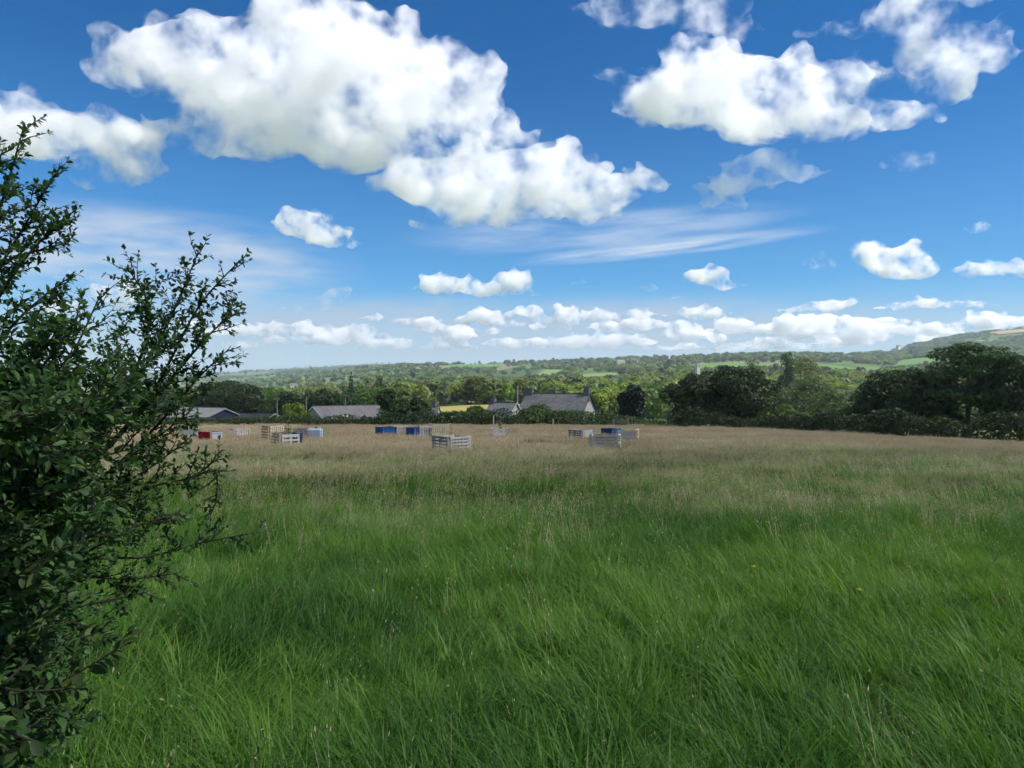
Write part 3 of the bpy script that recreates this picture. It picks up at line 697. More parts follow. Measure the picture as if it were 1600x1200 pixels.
def instancer(name, pts, rot, sc, vid, shade, protos, kind_label=None):
    """one object of uncountable stuff: protos set out on points by geometry nodes"""
    n = len(pts); me = bpy.data.meshes.new(name); me.vertices.add(n); me.vertices.foreach_set('co', np.asarray(pts, np.float32).ravel())
    for an, ty, val, key in (('rot', 'FLOAT_VECTOR', rot, 'vector'), ('siz', 'FLOAT_VECTOR', sc, 'vector'), ('vid', 'INT', vid, 'value'), ('shade', 'FLOAT', shade, 'value')):
        a = me.attributes.new(an, ty, 'POINT'); a.data.foreach_set(key, np.asarray(val, np.int32 if ty == 'INT' else np.float32).ravel())
    o = link(bpy.data.objects.new(name, me))
    c = bpy.data.collections.new(name + '_kinds')
    for i, pm in enumerate(protos): c.objects.link(bpy.data.objects.new('%s_%02d' % (name, i), pm))
    ng = bpy.data.node_groups.new(name, 'GeometryNodeTree')
    ng.interface.new_socket('Geometry', in_out='INPUT', socket_type='NodeSocketGeometry'); ng.interface.new_socket('Geometry', in_out='OUTPUT', socket_type='NodeSocketGeometry')
    N = ng.nodes; gi = N.new('NodeGroupInput'); go = N.new('NodeGroupOutput'); ci = N.new('GeometryNodeCollectionInfo'); ci.inputs['Collection'].default_value = c
    ci.inputs['Separate Children'].default_value = True; ci.inputs['Reset Children'].default_value = True
    ip = N.new('GeometryNodeInstanceOnPoints'); ip.inputs['Pick Instance'].default_value = True
    def at(nm, ty):
        q = N.new('GeometryNodeInputNamedAttribute'); q.data_type = ty; q.inputs[0].default_value = nm; return q.outputs[0]
    ng.links.new(gi.outputs[0], ip.inputs['Points']); ng.links.new(ci.outputs[0], ip.inputs['Instance'])
    ng.links.new(at('vid', 'INT'), ip.inputs['Instance Index']); ng.links.new(at('rot', 'FLOAT_VECTOR'), ip.inputs['Rotation']); ng.links.new(at('siz', 'FLOAT_VECTOR'), ip.inputs['Scale'])
    ng.links.new(ip.outputs[0], go.inputs[0])
    md = o.modifiers.new('set out', 'NODES'); md.node_group = ng
    return o
nf = len(farpts)
tag(instancer('far_woodland', farpts, [(0, 0, r) for r in farrot], farsc, farvid, [.5] * nf, [p[2] for p in PROTO]), 'far off woods and hedgerow trees on the hills', 'woodland', kind='stuff')
print('far trees', nf)

# ------------------------------------------------------------------ farm buildings
def slate_mat(name, a, b, lichen, streak=(.25, 3)):
    m, T = new_mat(name); tc = T.n.new('ShaderNodeTexCoord').outputs['Object']
    n = T.noise(tc, .8, 5, .65); f = T.noise(T.v('MULTIPLY', tc, (3, .6, 3)), 1.6, 4, .6)
    br = T.n.new('ShaderNodeTexBrick'); T.put(br.inputs['Vector'], T.v('MULTIPLY', tc, (1, 1, 1))); br.inputs['Scale'].default_value = 2.2
    br.inputs['Color1'].default_value = (1, 1, 1, 1); br.inputs['Color2'].default_value = (.78, .78, .8, 1); br.inputs['Mortar'].default_value = (.5, .5, .5, 1); br.inputs['Mortar Size'].default_value = .02
    c = T.mix(T.rng(n, .35, .65), a, b); c = T.mix(T.rng(f, .52, .66), c, lichen)
    c = T.mix(.6, c, T.mix(1.0, c, br.outputs['Color'], 'MULTIPLY'))
    return finish(m, T, bsdf(T, c, .7, .3, bump(T, br.outputs['Fac'], .3, .02)))
M['slate'] = slate_mat('roof_slate', (.088, .092, .090), (.148, .152, .150), (.27, .27, .245))
M['slate_old'] = slate_mat('mossy_slate', (.11, .115, .125), (.20, .20, .205), (.30, .31, .28))
M['asbestos'] = plain('grey_sheet_roof', (.13, .125, .125), .85, .22, .5, .2, stretch=(2.5, .4, 1))
M['navy'] = plain('navy_cladding', (.012, .022, .050), .5, .15, 1, .4)
M['black_sheet'] = plain('black_sheet_roof', (.016, .016, .022), .5, .2, .6, .4)
M['pale_sheet'] = plain('pale_sheet_roof', (.22, .215, .205), .7, .15, .5, .3)
M['white_trim'] = plain('white_trim', (.62, .62, .60), .6, .1, 3)
M['timber'] = plain('weathered_boards', (.30, .29, .275), .85, .28, 2.0, .2, stretch=(4, 4, .3))
M['dark_gap'] = plain('dark_opening', (.012, .012, .014), .9, .1, 1)
M['stone'] = plain('rubble_stone', (.38, .365, .34), .95, .35, 2.6, .1, .7)
M['chim'] = plain('chimney_stone', (.14, .135, .135), .95, .35, 3, .1, .7)
M['pot'] = plain('clay_pot', (.10, .06, .05), .8, .2, 4)
M['render_white'] = plain('white_render', (.55, .55, .53), .8, .08, .5)
M['red_roof'] = plain('red_brown_roof', (.16, .10, .085), .8, .15, 1)
M['glass'] = plain('window_glass', (.02, .025, .03), .08, .05, 1, .6)
M['pole'] = plain('grey_pole', (.23, .215, .19), .85, .25, 3, .2, stretch=(4, 4, .5))
M['wire'] = plain('grey_wire', (.25, .25, .25), .6, .1, 2)

def building(name, label, px, py, d, rz, L, W, eave, ridge, wall, roof, cat='building', over=.25, parts=True, verge=None, group=None, shift=0.0):
    """gabled building: local X runs along the ridge, -Y is its front; (px, py) is the ridge middle in the photo"""
    top = P3(px, py, d); t = tag(empty(name, (top.x, top.y, top.z - ridge), R(rz)), label, cat, group)
    l, w = L / 2, W / 2
    b = Box(); b.add([(-l, -w, -4), (l, -w, -4), (l, w, -4), (-l, w, -4), (-l, -w, eave), (l, -w, eave), (l, w, eave), (-l, w, eave), (-l, 0, ridge - .06), (l, 0, ridge - .06)],
        [(0, 1, 5, 4), (2, 3, 7, 6), (1, 2, 6, 9, 5), (3, 0, 4, 8, 7), (4, 5, 9, 8), (6, 7, 8, 9)])
    b.build('wall', wall, t)
    sl = (ridge - eave) / w; ex = l + over; ey_ = w + over; ze = eave - sl * over; th = .12
    for s in (-1, 1):
        q = Box(); q.add([(-ex, 0, ridge), (ex, 0, ridge), (ex, s * ey_, ze), (-ex, s * ey_, ze), (-ex, 0, ridge + th), (ex, 0, ridge + th), (ex, s * ey_, ze + th), (-ex, s * ey_, ze + th)],
            [(0, 1, 2, 3), (7, 6, 5, 4), (0, 4, 5, 1), (1, 5, 6, 2), (2, 6, 7, 3), (3, 7, 4, 0)])
        q.build('roof_slope', roof, t)
    q = Box(); q.box((0, 0, ridge + th + .04), (2 * ex, .28, .12)); q.build('ridge_tile', roof, t)
    if verge:
        for sx in (-1, 1):
            for s in (-1, 1):
                q = Box(); q.add([(sx * ex, 0, ridge + th - .26), (sx * ex, s * ey_, ze + th - .26), (sx * ex, s * ey_, ze + th + .03), (sx * ex, 0, ridge + th + .03),
                                  (sx * (ex + .05), 0, ridge + th - .26), (sx * (ex + .05), s * ey_, ze + th - .26), (sx * (ex + .05), s * ey_, ze + th + .03), (sx * (ex + .05), 0, ridge + th + .03)],
                                 [(0, 1, 2, 3), (4, 5, 6, 7), (0, 1, 5, 4), (1, 2, 6, 5), (2, 3, 7, 6), (3, 0, 4, 7)])
                q.build('verge_board', verge, t)
    return t
def part_box(t, name, c, size, mat): b = Box(); b.box(c, size); return b.build(name, mat, t)
def chimney(t, x, y, z0, z1, sx, sy, pots=1):
    b = Box(); b.box((x, y, (z0 + z1) / 2), (sx, sy, z1 - z0)); b.box((x, y, z1 + .07), (sx + .16, sy + .16, .14)); ch = b.build('chimney', M['chim'], t)
    for i in range(pots):
        q = Box(); xx = x + (i - (pots - 1) / 2) * .42; q.tube([(xx, y, z1 + .1), (xx, y, z1 + .62)], [.13, .10], 8); q.build('chimney_pot', M['pot'], ch)
def window(t, c, size, face='x'):
    w, h = size; s = (.06, w, h) if face == 'x' else (w, .06, h); f = part_box(t, 'window', c, s, M['white_trim'])
    o = .035 * (1 if face == 'x' else -1); cc = (c[0] + o, c[1], c[2]) if face == 'x' else (c[0], c[1] + o, c[2])
    s2 = (.03, w * .4, h * .86) if face == 'x' else (w * .4, .03, h * .86)
    for k in (-1, 1):
        c2 = (cc[0], cc[1] + k * w * .23, cc[2]) if face == 'x' else (cc[0] + k * w * .23, cc[1], cc[2]); part_box(f, 'pane', c2, s2, M['glass'])

h = building('farmhouse', 'stone farmhouse with long slate roof and three chimneys beyond the hedge', 871, 615.5, 150, -27, 13.6, 6.8, 4.5, 7.6, M['stone'], M['slate'], 'farmhouse', .3, verge=M['black_sheet'])
chimney(h, -6.5, 0, 5.5, 8.55, 1.9, 1.0, 2); chimney(h, -1.4, .6, 6.4, 8.35, 1.7, .9, 0); chimney(h, 6.4, 0, 6.2, 8.9, 1.1, .95, 1)
b = Box(); b.add([(-6.8, -3.6, 4.30), (1.4, -3.6, 4.30), (2.6, -6.6, 2.2), (-6.8, -6.6, 2.2), (-6.8, -3.6, 4.44), (1.4, -3.6, 4.44), (2.6, -6.6, 2.34), (-6.8, -6.6, 2.34)], [(0, 1, 2, 3), (7, 6, 5, 4), (0, 4, 5, 1), (1, 5, 6, 2), (2, 6, 7, 3), (3, 7, 4, 0)])
b.build('lean_to_roof', M['slate'], h)
b = Box(); b.box((-2.2, -4.9, .0), (8.6, 2.8, 4.6)); b.build('lean_to_wall', M['stone'], h)
part_box(h, 'gutter', (0, -3.74, 4.22), (13.6, .12, .12), M['black_sheet'])
window(h, (6.82, -.9, 3.2), (.9, 1.2)); window(h, (6.82, 1.4, 3.2), (.9, 1.2)); window(h, (4.5, -3.42, 3.5), (.9, 1.0), 'y')
cot = building('cottage', 'little slate roofed cottage with a chimney left of the domed bush', 787, 629.5, 136, -30, 5.2, 6.0, 2.6, 5.2, M['stone'], M['slate_old'], 'cottage', .2, verge=M['stone'])
chimney(cot, -2.2, 0, 4.0, 6.0, .8, .8, 1); window(cot, (2.62, .4, 2.0), (.8, 1.0))
ob = building('outbuilding', 'purple grey roofed outbuilding half hidden behind hedge trees', 668, 636, 150, -12, 4.6, 5.0, 2.4, 4.6, M['stone'], M['slate'], 'outbuilding', .2)
chimney(ob, 1.4, 0, 3.6, 5.6, .8, .7, 0); window(ob, (0, -2.52, 1.6), (.8, .9), 'y')
nb = building('navy_barn', 'navy clad barn gable with pale roof, partly behind the shrub', 318, 637.5, 172, -34, 16, 10.4, 3.0, 5.1, M['navy'], M['pale_sheet'], 'barn', .3, verge=M['pale_sheet'])
part_box(nb, 'door_panel', (8.06, 1.2, .5), (.12, 4.6, 3.2), M['pale_sheet']); part_box(nb, 'door_frame', (8.05, 3.7, .5), (.1, .2, 3.2), M['black_sheet'])
for k in range(9): part_box(nb, 'cladding_rib', (8.03, -4.6 + k * 1.15, 1.2 + .0), (.06, .06, 3.4), M['navy'])
sb = building('low_shed', 'low shed with near black roof and pale edges before the oaks', 404, 646.5, 162, -8, 7.0, 9.0, 2.3, 3.6, M['dark_gap'], M['black_sheet'], 'shed', .3, verge=M['pale_sheet'])
part_box(sb, 'gutter', (0, -4.88, 2.2), (7.4, .1, .1), M['pale_sheet'])
gb = building('grey_barn', 'grey sheet roofed barn with weathered timber gable', 541, 634.8, 168, 35, 15.0, 13.0, 2.6, 5.2, M['dark_gap'], M['asbestos'], 'barn', .35, verge=M['white_trim'])
for k in range(16):
    y = -6.2 + k * .80; zt = 5.1 - abs(y) * .4
    part_box(gb, 'board', (-7.56 - .02 * (k % 2), y, (zt + 1.9) / 2), (.06, .70, zt - 1.9), M['timber'])
part_box(gb, 'door', (-7.6, -4.2, .9), (.08, 1.4, 2.2), M['render_white'])
part_box(gb, 'side_panel', (-7.58, -5.6, .8), (.08, 1.2, 2.6), M['timber'])
b = Box(); sl = (5.2 - 2.6) / 6.5
b.add([(-3.2 + dx, yy_, 5.2 + .14 + yy_ * sl + dz) for dz in (0, .05) for dx, yy_ in ((0, -5.0), (1.5, -5.0), (1.5, -5.8), (0, -5.8))], [(0, 1, 2, 3), (7, 6, 5, 4), (0, 4, 5, 1), (1, 5, 6, 2), (2, 6, 7, 3), (3, 7, 4, 0)])
b.build('skylight', M['white_trim'], gb)

def pole(label, px, top, d, r=.11, arm=True, mat='pole'):
    g = at_ground(px, d); zt = CAMZ + (600 - top) / F * d - g.z
    t = tag(empty('telegraph_pole', g), label, 'pole', 'telegraph poles by the farm')
    b = Box(); b.tube([(0, 0, -.5), (0, 0, zt)], [r * 1.2, r * .85], 8); b.build('post', M[mat], t)
    if arm:
        b = Box(); b.box((0, 0, zt - .35), (1.1, .1, .1)); b.build('cross_arm', M['pole'], t)
        for s in (-.45, .45):
            b = Box(); b.tube([(s, 0, zt - .32), (s, 0, zt - .12)], .04, 6); b.build('insulator', M['white_trim'], t)
pole('telegraph pole between the low black shed and the bright green tree', 433, 621, 158)
pole('telegraph pole just left of the grey barn gable', 478.5, 620, 156, arm=False)
pole('pole standing behind the grey barn ridge', 539.5, 622, 182, arm=False)
pole('thin pale mast beside the farmhouse left chimney', 809, 603, 148, .06, False, 'white_trim')
# gateposts and stakes at the field edge
def stake(label, px, d, h, w=.09, lean=0.0, mat='pole'):
    g = at_ground(px, d); t = tag(empty('fence_post', g), label, 'post', 'posts at the field edge')
    b = Box(); b.tube([(0, 0, -.3), (lean, 0, h)], [w * .6, w * .5], 6); b.build('post', M[mat], t)
    b = Box(); b.box((lean, 0, h + .02), (w * 1.1, w * 1.1, .05)); b.build('post_cap', M[mat], t)
stake('pale stake at the hedge foot below the domed bush', 864, 112, 1.3, .10, .03, 'white_trim'); stake('pale stake beside the little cottage hedge', 771, 112.5, 1.9, .11, .04, 'white_trim')
stake('post right of the field gate', 981, 112, 1.5, .16, .0); stake('short post left of the field gate', 958, 112, 1.3, .14)
g0 = at_ground(969, 112.2); gt = tag(empty('field_gate', g0), 'grey field gate in the hedge below the nearly black tree', 'gate')
for k in range(5):
    b = Box(); b.box((0, 0, .35 + k * .22), (1.9, .05, .05)); b.build('rail', M['pole'], gt)
for s in (-.92, .92):
    b = Box(); b.box((s, .06, .8), (.06, .06, 1.2)); b.build('upright', M['pole'], gt)

# far farmhouses and the tower
def far_house(label, px, py, d, L, W, e, rg, rz, wall, roof, chim=True):
    t = building('far_house', label, px, py, d, rz, L, W, e, rg, wall, roof, 'house')
    if chim: chimney(t, L * .42, 0, rg - .6, rg + 1.0, .9, .9, 0)
    part_box(t, 'window', (-L * .2, -W / 2 - .02, e * .6), (1.2, .08, 1.3), M['glass']); part_box(t, 'window', (L * .2, -W / 2 - .02, e * .6), (1.2, .08, 1.3), M['glass'])
far_house('long white farm building on the skyline above the farmhouse gable', 970, 562.5, 1500, 15, 8, 3.5, 6.5, 8, M['render_white'], M['pale_sheet'], False)
far_house('pinkish far house with red brown roof on the skyline', 991, 560, 1500, 13, 9, 5.5, 9.5, -18, plain('pink_render', (.40, .32, .27), .8, .1, 1), M['red_roof'])
far_house('tiny white house far off in the middle of the valley', 773, 572, 1900, 12, 8, 5, 8, 15, M['render_white'], M['slate'])
far_house('white gabled house among trees left of the hay field', 643, 606, 420, 7, 5.5, 4, 6.4, 40, M['render_white'], M['slate'])
far_house('small white house beyond the barns', 459, 599, 900, 8, 6, 4.5, 7.2, 20, M['render_white'], M['slate'], False)
far_house('white house high on the right hand hill', 1404, 539, 2300, 14, 9, 6, 10, 25, M['render_white'], M['slate'])
gp = at_ground(1090, 800); zt = CAMZ + (600 - 569) / F * 800
tw = tag(empty('grey_tower', (gp.x, gp.y, gp.z), R(20)), 'pale grey square tower rising among trees before the bright pasture', 'tower')
hh = zt - gp.z; b = Box(); b.box((0, 0, hh / 2 - 2), (3.8, 3.8, hh + 4)); b.build('shaft', plain('tower_stone', (.42, .41, .42), .9, .1, .3), tw)
b = Box(); b.box((0, 0, hh + .15), (4.2, 4.2, .4)); b.build('parapet', M['stone'], tw)
for s in (-1, 1): part_box(tw, 'belfry_opening', (s * .9, -1.92, hh - 2.2), (.8, .1, 2.2), M['dark_gap'])

# ------------------------------------------------------------------ sapling guards made of pallets
def wood(name, col, var=.3): return plain(name, col, .85, var, 3.5, .2, .4, stretch=(1, 3, 3))
W_ = {'grey': wood('grey_pallet_wood', (.43, .41, .37)), 'dark': wood('dark_pallet_wood', (.16, .165, .165)), 'brown': wood('brown_pallet_wood', (.33, .265, .19)), 'tan': wood('tan_pallet_wood', (.62, .53, .35)),
      'pale': wood('pale_pallet_wood', (.55, .51, .43)), 'white': wood('white_painted_wood', (.52, .51, .47), .12), 'blue': wood('blue_painted_wood', (.012, .075, .24), .25), 'navy': wood('dark_blue_painted_wood', (.012, .04, .12), .25),
      'red': wood('red_painted_board', (.30, .010, .018), .2), 'sheet': wood('grey_sheet', (.40, .42, .45), .1), 'sage': wood('faded_green_wood', (.26, .31, .29), .15)}
random.seed(3)
def pallet(parent, a, hgt, style, mat, loc, rz, seed):
    """one pallet standing on its long edge; local X along the face, -Y outwards"""
    rnd = random.Random(seed); p = bpy.data.objects.new('pallet', None); p.location = loc; p.rotation_euler = (rnd.uniform(-.03, .03), rnd.uniform(-.02, .02), rz); p.empty_display_size = .2; link(p, parent)
    def bx(nm, c, s, tilt=0): b = Box(); b.box(c, s, Matrix.Translation(c) @ Matrix.Rotation(tilt, 4, 'Y') @ Matrix.Translation(-Vector(c))); return b.build(nm, mat, p)
    if style in ('h', 'open'):
        n = 6 if style == 'h' else 4; step = hgt / n
        for k in range(n): bx('plank', (rnd.uniform(-.008, .008), -.065, step * (k + .5)), (a, .022, step * (.52 if style == 'h' else .46) * rnd.uniform(.85, 1.12)), rnd.uniform(-.012, .012))
        for k in (-1, 0, 1): bx('bearer', (k * (a / 2 - .05), 0, hgt / 2), (.09, .10, hgt * .99))
        for k in range(2): bx('back_plank', (0, .065, hgt * (.08 + .84 * k)), (a, .022, .09))
    elif style == 'v':
        n = 7; step = a / n
        for k in range(n): bx('plank', (-a / 2 + step * (k + .5), -.065, hgt / 2), (step * .62, .022, hgt * rnd.uniform(.97, 1.0)), rnd.uniform(-.01, .01))
        for k in (0, 1, 2): bx('bearer', (0, 0, .06 + k * (hgt - .12) / 2), (a, .10, .09))
    elif style == 'frame':
        for k in (-1, 1): bx('bearer', (k * (a / 2 - .05), 0, hgt / 2), (.10, .10, hgt))
        for k in (0, 1): bx('plank', (0, -.06, .06 + k * (hgt - .12)), (a, .03, .11))
        for k in (-.25, .0, .25): bx('back_plank', (k * a, .06, hgt / 2), (.07, .022, hgt * .95))
    elif style == 'sheet':
        n = 5; step = a / n
        for k in range(n): bx('panel', (-a / 2 + step * (k + .5), -.02 - .012 * (k % 2), hgt / 2), (step * .985, .035, hgt))
        bx('rail', (0, -.06, hgt - .05), (a, .03, .06)); bx('rail', (0, .03, .2), (a, .05, .06))
    elif style == 'holes':
        bx('plank', (0, -.03, hgt - .08), (a, .04, .14)); bx('plank', (0, -.03, hgt * .30), (a, .04, hgt * .58))
        for k in range(7): bx('upright', (-a / 2 + .06 + k * (a - .12) / 6, -.03, hgt * .73), (.07, .036, hgt * .30))
        bx('back_rail', (0, .05, hgt * .5), (a, .05, .08))
    return p
GROUP = 'pallet guards round saplings in the meadow'
def guard(label, px, d, rz, faces, a=1.2, hgt=1.0, seed=0, a2=None, sapling=0.0):
    """faces: (left -X, front -Y, right +X, back +Y) as (style, wood) or None"""
    g = at_ground(px, d); t = tag(empty('pallet_guard', (g.x, g.y, g.z), R(rz)), label, 'pallet guard', GROUP); hgt *= .95; a2 = a2 or a
    spec = [((-a / 2, 0, 0), -90, a2), ((0, -a2 / 2, 0), 0, a - .24), ((a / 2, 0, 0), 90, a2), ((0, a2 / 2, 0), 180, a - .24)]
    for i, (fc, (loc, r_, ln)) in enumerate(zip(faces, spec)):
        if fc: pallet(t, ln, hgt * (fc[2] if len(fc) > 2 else 1), fc[0], W_[fc[1]], loc, R(r_), seed * 7 + i)
    if sapling:
        rng = np.random.default_rng(seed + 90); s = tag(empty('sapling', (g.x + .1, g.y, g.z)), 'young sapling inside the guard: ' + label, 'sapling', 'saplings planted in the meadow')
        s['label'] = 'slender leafy sapling growing inside the ' + {4: 'white planked guard nearest on the left', 8: 'bright blue guard behind the tan slats', 10: 'tan guard with upright slats', 12: 'small white guard with square holes'}[seed]
        b = Box(); b.tube([(0, 0, -.1), (.03, 0, sapling * .5), (.0, .02, sapling)], [.018, .012, .004], 5); b.build('stem', M['twig'], s)
        n = 70; zz = rng.uniform(.35, 1.0, n) * sapling; aa = rng.uniform(0, 6.28, n); rr = rng.uniform(.05, .30, n) * (1.25 - zz / sapling)
        pos = np.stack([np.cos(aa) * rr, np.sin(aa) * rr, zz], 1); co, idx = leaf_cards(rng, pos, np.tile([0, 0, 1.], (n, 1)), .11, .6, .3)
        link(bpy.data.objects.new('leaves', np_mesh('leaves', co, idx, 4, [LEAF['olive']], attr=rng.random(n))), s)
    return t
guard('red boarded pallet guard with a grey sheet side', 330, 52, 62, [('sheet', 'red'), ('sheet', 'sheet', .97), ('h', 'brown'), ('h', 'brown')], 1.15, .92, 1)
guard('grey and pale slatted guard right of the red one', 374, 61, 40, [('frame', 'grey'), ('v', 'pale'), ('h', 'grey'), ('h', 'grey')], 1.2, .95, 2)
guard('brown and tan guard behind the white planked guard', 428, 57, 38, [('h', 'brown'), ('v', 'tan'), ('h', 'brown'), ('h', 'brown')], 1.35, 1.3, 3)
guard('white planked guard with a brown left side, nearest on the left', 448, 42.5, 37, [('h', 'brown'), ('open', 'white', .93), ('h', 'navy', .95), ('h', 'dark')], 1.25, 1.05, 4, sapling=1.7)
guard('low dark brown guard left of the white caged tank', 471, 63, 8, [('h', 'brown'), ('h', 'dark', .95), ('h', 'brown'), ('h', 'brown')], 1.1, 1.0, 5)
guard('dark and bright blue guard, leftmost of the blue ones', 603, 66, 36, [('sheet', 'blue'), ('sheet', 'blue', .97), ('h', 'navy'), ('h', 'navy')], 1.35, 1.0, 6)
guard('pale framed guard right behind the leftmost blue one', 627, 70, 12, [('frame', 'pale'), ('frame', 'tan'), ('h', 'pale'), ('h', 'pale')], 1.15, 1.05, 7)
guard('bright blue guard just behind the tan slatted guard', 653, 60, 38, [('sheet', 'blue'), ('frame', 'blue'), ('h', 'navy'), ('h', 'navy')], 1.35, 1.05, 8, sapling=1.9)
guard('pale open framed guard touching the tan slatted guard', 668, 54, 10, [('frame', 'pale'), ('frame', 'pale'), ('h', 'grey'), ('h', 'grey')], 1.0, 1.25, 9)
guard('tan guard with upright slats behind the nearest grey guard', 689, 50, 6, [('v', 'brown'), ('v', 'tan'), ('v', 'brown'), ('h', 'brown')], 1.3, 1.42, 10, sapling=1.8)
guard('nearest large guard with a dark and a light grey face', 706, 37.5, 38, [('h', 'dark'), ('h', 'grey'), ('h', 'grey'), ('h', 'grey')], 1.35, 1.02, 11)
guard('small white guard with square holes, alone in mid meadow', 780, 62, 6, [('holes', 'white'), ('holes', 'white'), ('holes', 'white'), ('h', 'pale')], 1.2, .95, 12, sapling=1.6)
guard('grey and white guard left of the right hand blue guard', 907, 53, 44, [('h', 'dark'), ('v', 'white'), ('h', 'grey'), ('h', 'grey')], 1.15, .95, 13)
guard('dark and bright blue guard, rightmost of the blue ones', 954.5, 62, 44, [('sheet', 'navy'), ('sheet', 'blue'), ('h', 'navy'), ('h', 'navy')], 1.15, .95, 14)
guard('large grey guard with a white end, nearest on the right', 946, 39.5, -10, [('h', 'grey'), ('h', 'grey'), ('v', 'white'), ('h', 'brown')], 1.5, 1.0, 15, a2=1.1)
guard('grey guard with a tan end post, rightmost of all', 981, 48, -12, [('open', 'grey'), ('h', 'grey'), ('v', 'tan', 1.1), ('h', 'grey')], 1.25, 1.0, 16, a2=1.0)
guard('faded green guard at the edge of the shrub', 294, 60, 20, [('h', 'sage'), ('v', 'sage'), ('h', 'sage'), ('h', 'sage')], 1.1, 1.0, 17)
# caged tank
g0 = at_ground(492, 58); tk = tag(empty('caged_tank', g0 - Vector((0, 0, .12)), R(8)), 'white plastic tank in a wire cage among the left hand guards', 'tank')
bm = bmesh.new(); bmesh.ops.create_cube(bm, size=1, matrix=Matrix.Translation((0, 0, .62)) @ Matrix.Diagonal((1.14, .98, .96, 1))); bmesh.ops.bevel(bm, geom=bm.edges[:], offset=.12, segments=3, affect='EDGES')
me = bpy.data.meshes.new('bottle'); bm.to_mesh(me); bm.free(); me.materials.append(plain('white_plastic', (.46, .54, .64), .45, .06, 1, .4)); link(bpy.data.objects.new('bottle', me), tk)
b = Box(); b.box((0, 0, .07), (1.2, 1.0, .12)); b.build('base', W_['grey'], tk)
for k in range(7): b = Box(); b.box((-.57 + k * .19, -.51, .62), (.018, .018, 1.0)); b.build('cage_bar', M['wire'], tk)
for k in range(5): b = Box(); b.box((0, -.525, .2 + k * .22), (1.18, .018, .018)); b.build('cage_rail', M['wire'], tk)
for k in range(5): b = Box(); b.box((-.59, -.4 + k * .2, .62), (.018, .018, 1.0)); b.build('cage_bar', M['wire'], tk)
b = Box(); b.box((-.36, -.535, .34), (.26, .012, .12)); b.build('label_plate', W_['navy'], tk)
b = Box(); b.tube([(.1, 0, 1.08), (.1, 0, 1.16)], .12, 10); b.build('lid', W_['navy'], tk)

# ------------------------------------------------------------------ grass
def grass_mat(name, cols, transl=.45, rough=.52, spec=.25):
    m, T = new_mat(name)
    at = T.n.new('ShaderNodeAttribute'); at.attribute_name = 'tint'
    inst = T.n.new('ShaderNodeAttribute'); inst.attribute_name = 'shade'; inst.attribute_type = 'INSTANCER'
    c = T.ramp(T.m('MULTIPLY_ADD', T.m('SUBTRACT', at.outputs['Fac'], .5), .45, inst.outputs['Fac']), cols)
    a = bsdf(T, c, rough, spec)
    t = T.new('ShaderNodeBsdfTranslucent', Color=T.mix(.5, c, T.mix(1.0, c, (.9, 1.1, .4), 'MULTIPLY')))
    mx = T.new('ShaderNodeMixShader', Fac=transl); T.l.new(a, mx.inputs[1]); T.l.new(t.outputs[0], mx.inputs[2])
    return finish(m, T, mx.outputs[0])
M['blade'] = grass_mat('grass_blades', GRASS_COLS)
M['seed'] = grass_mat('grass_seed_heads', SEED_COLS, .2, .8, .15)
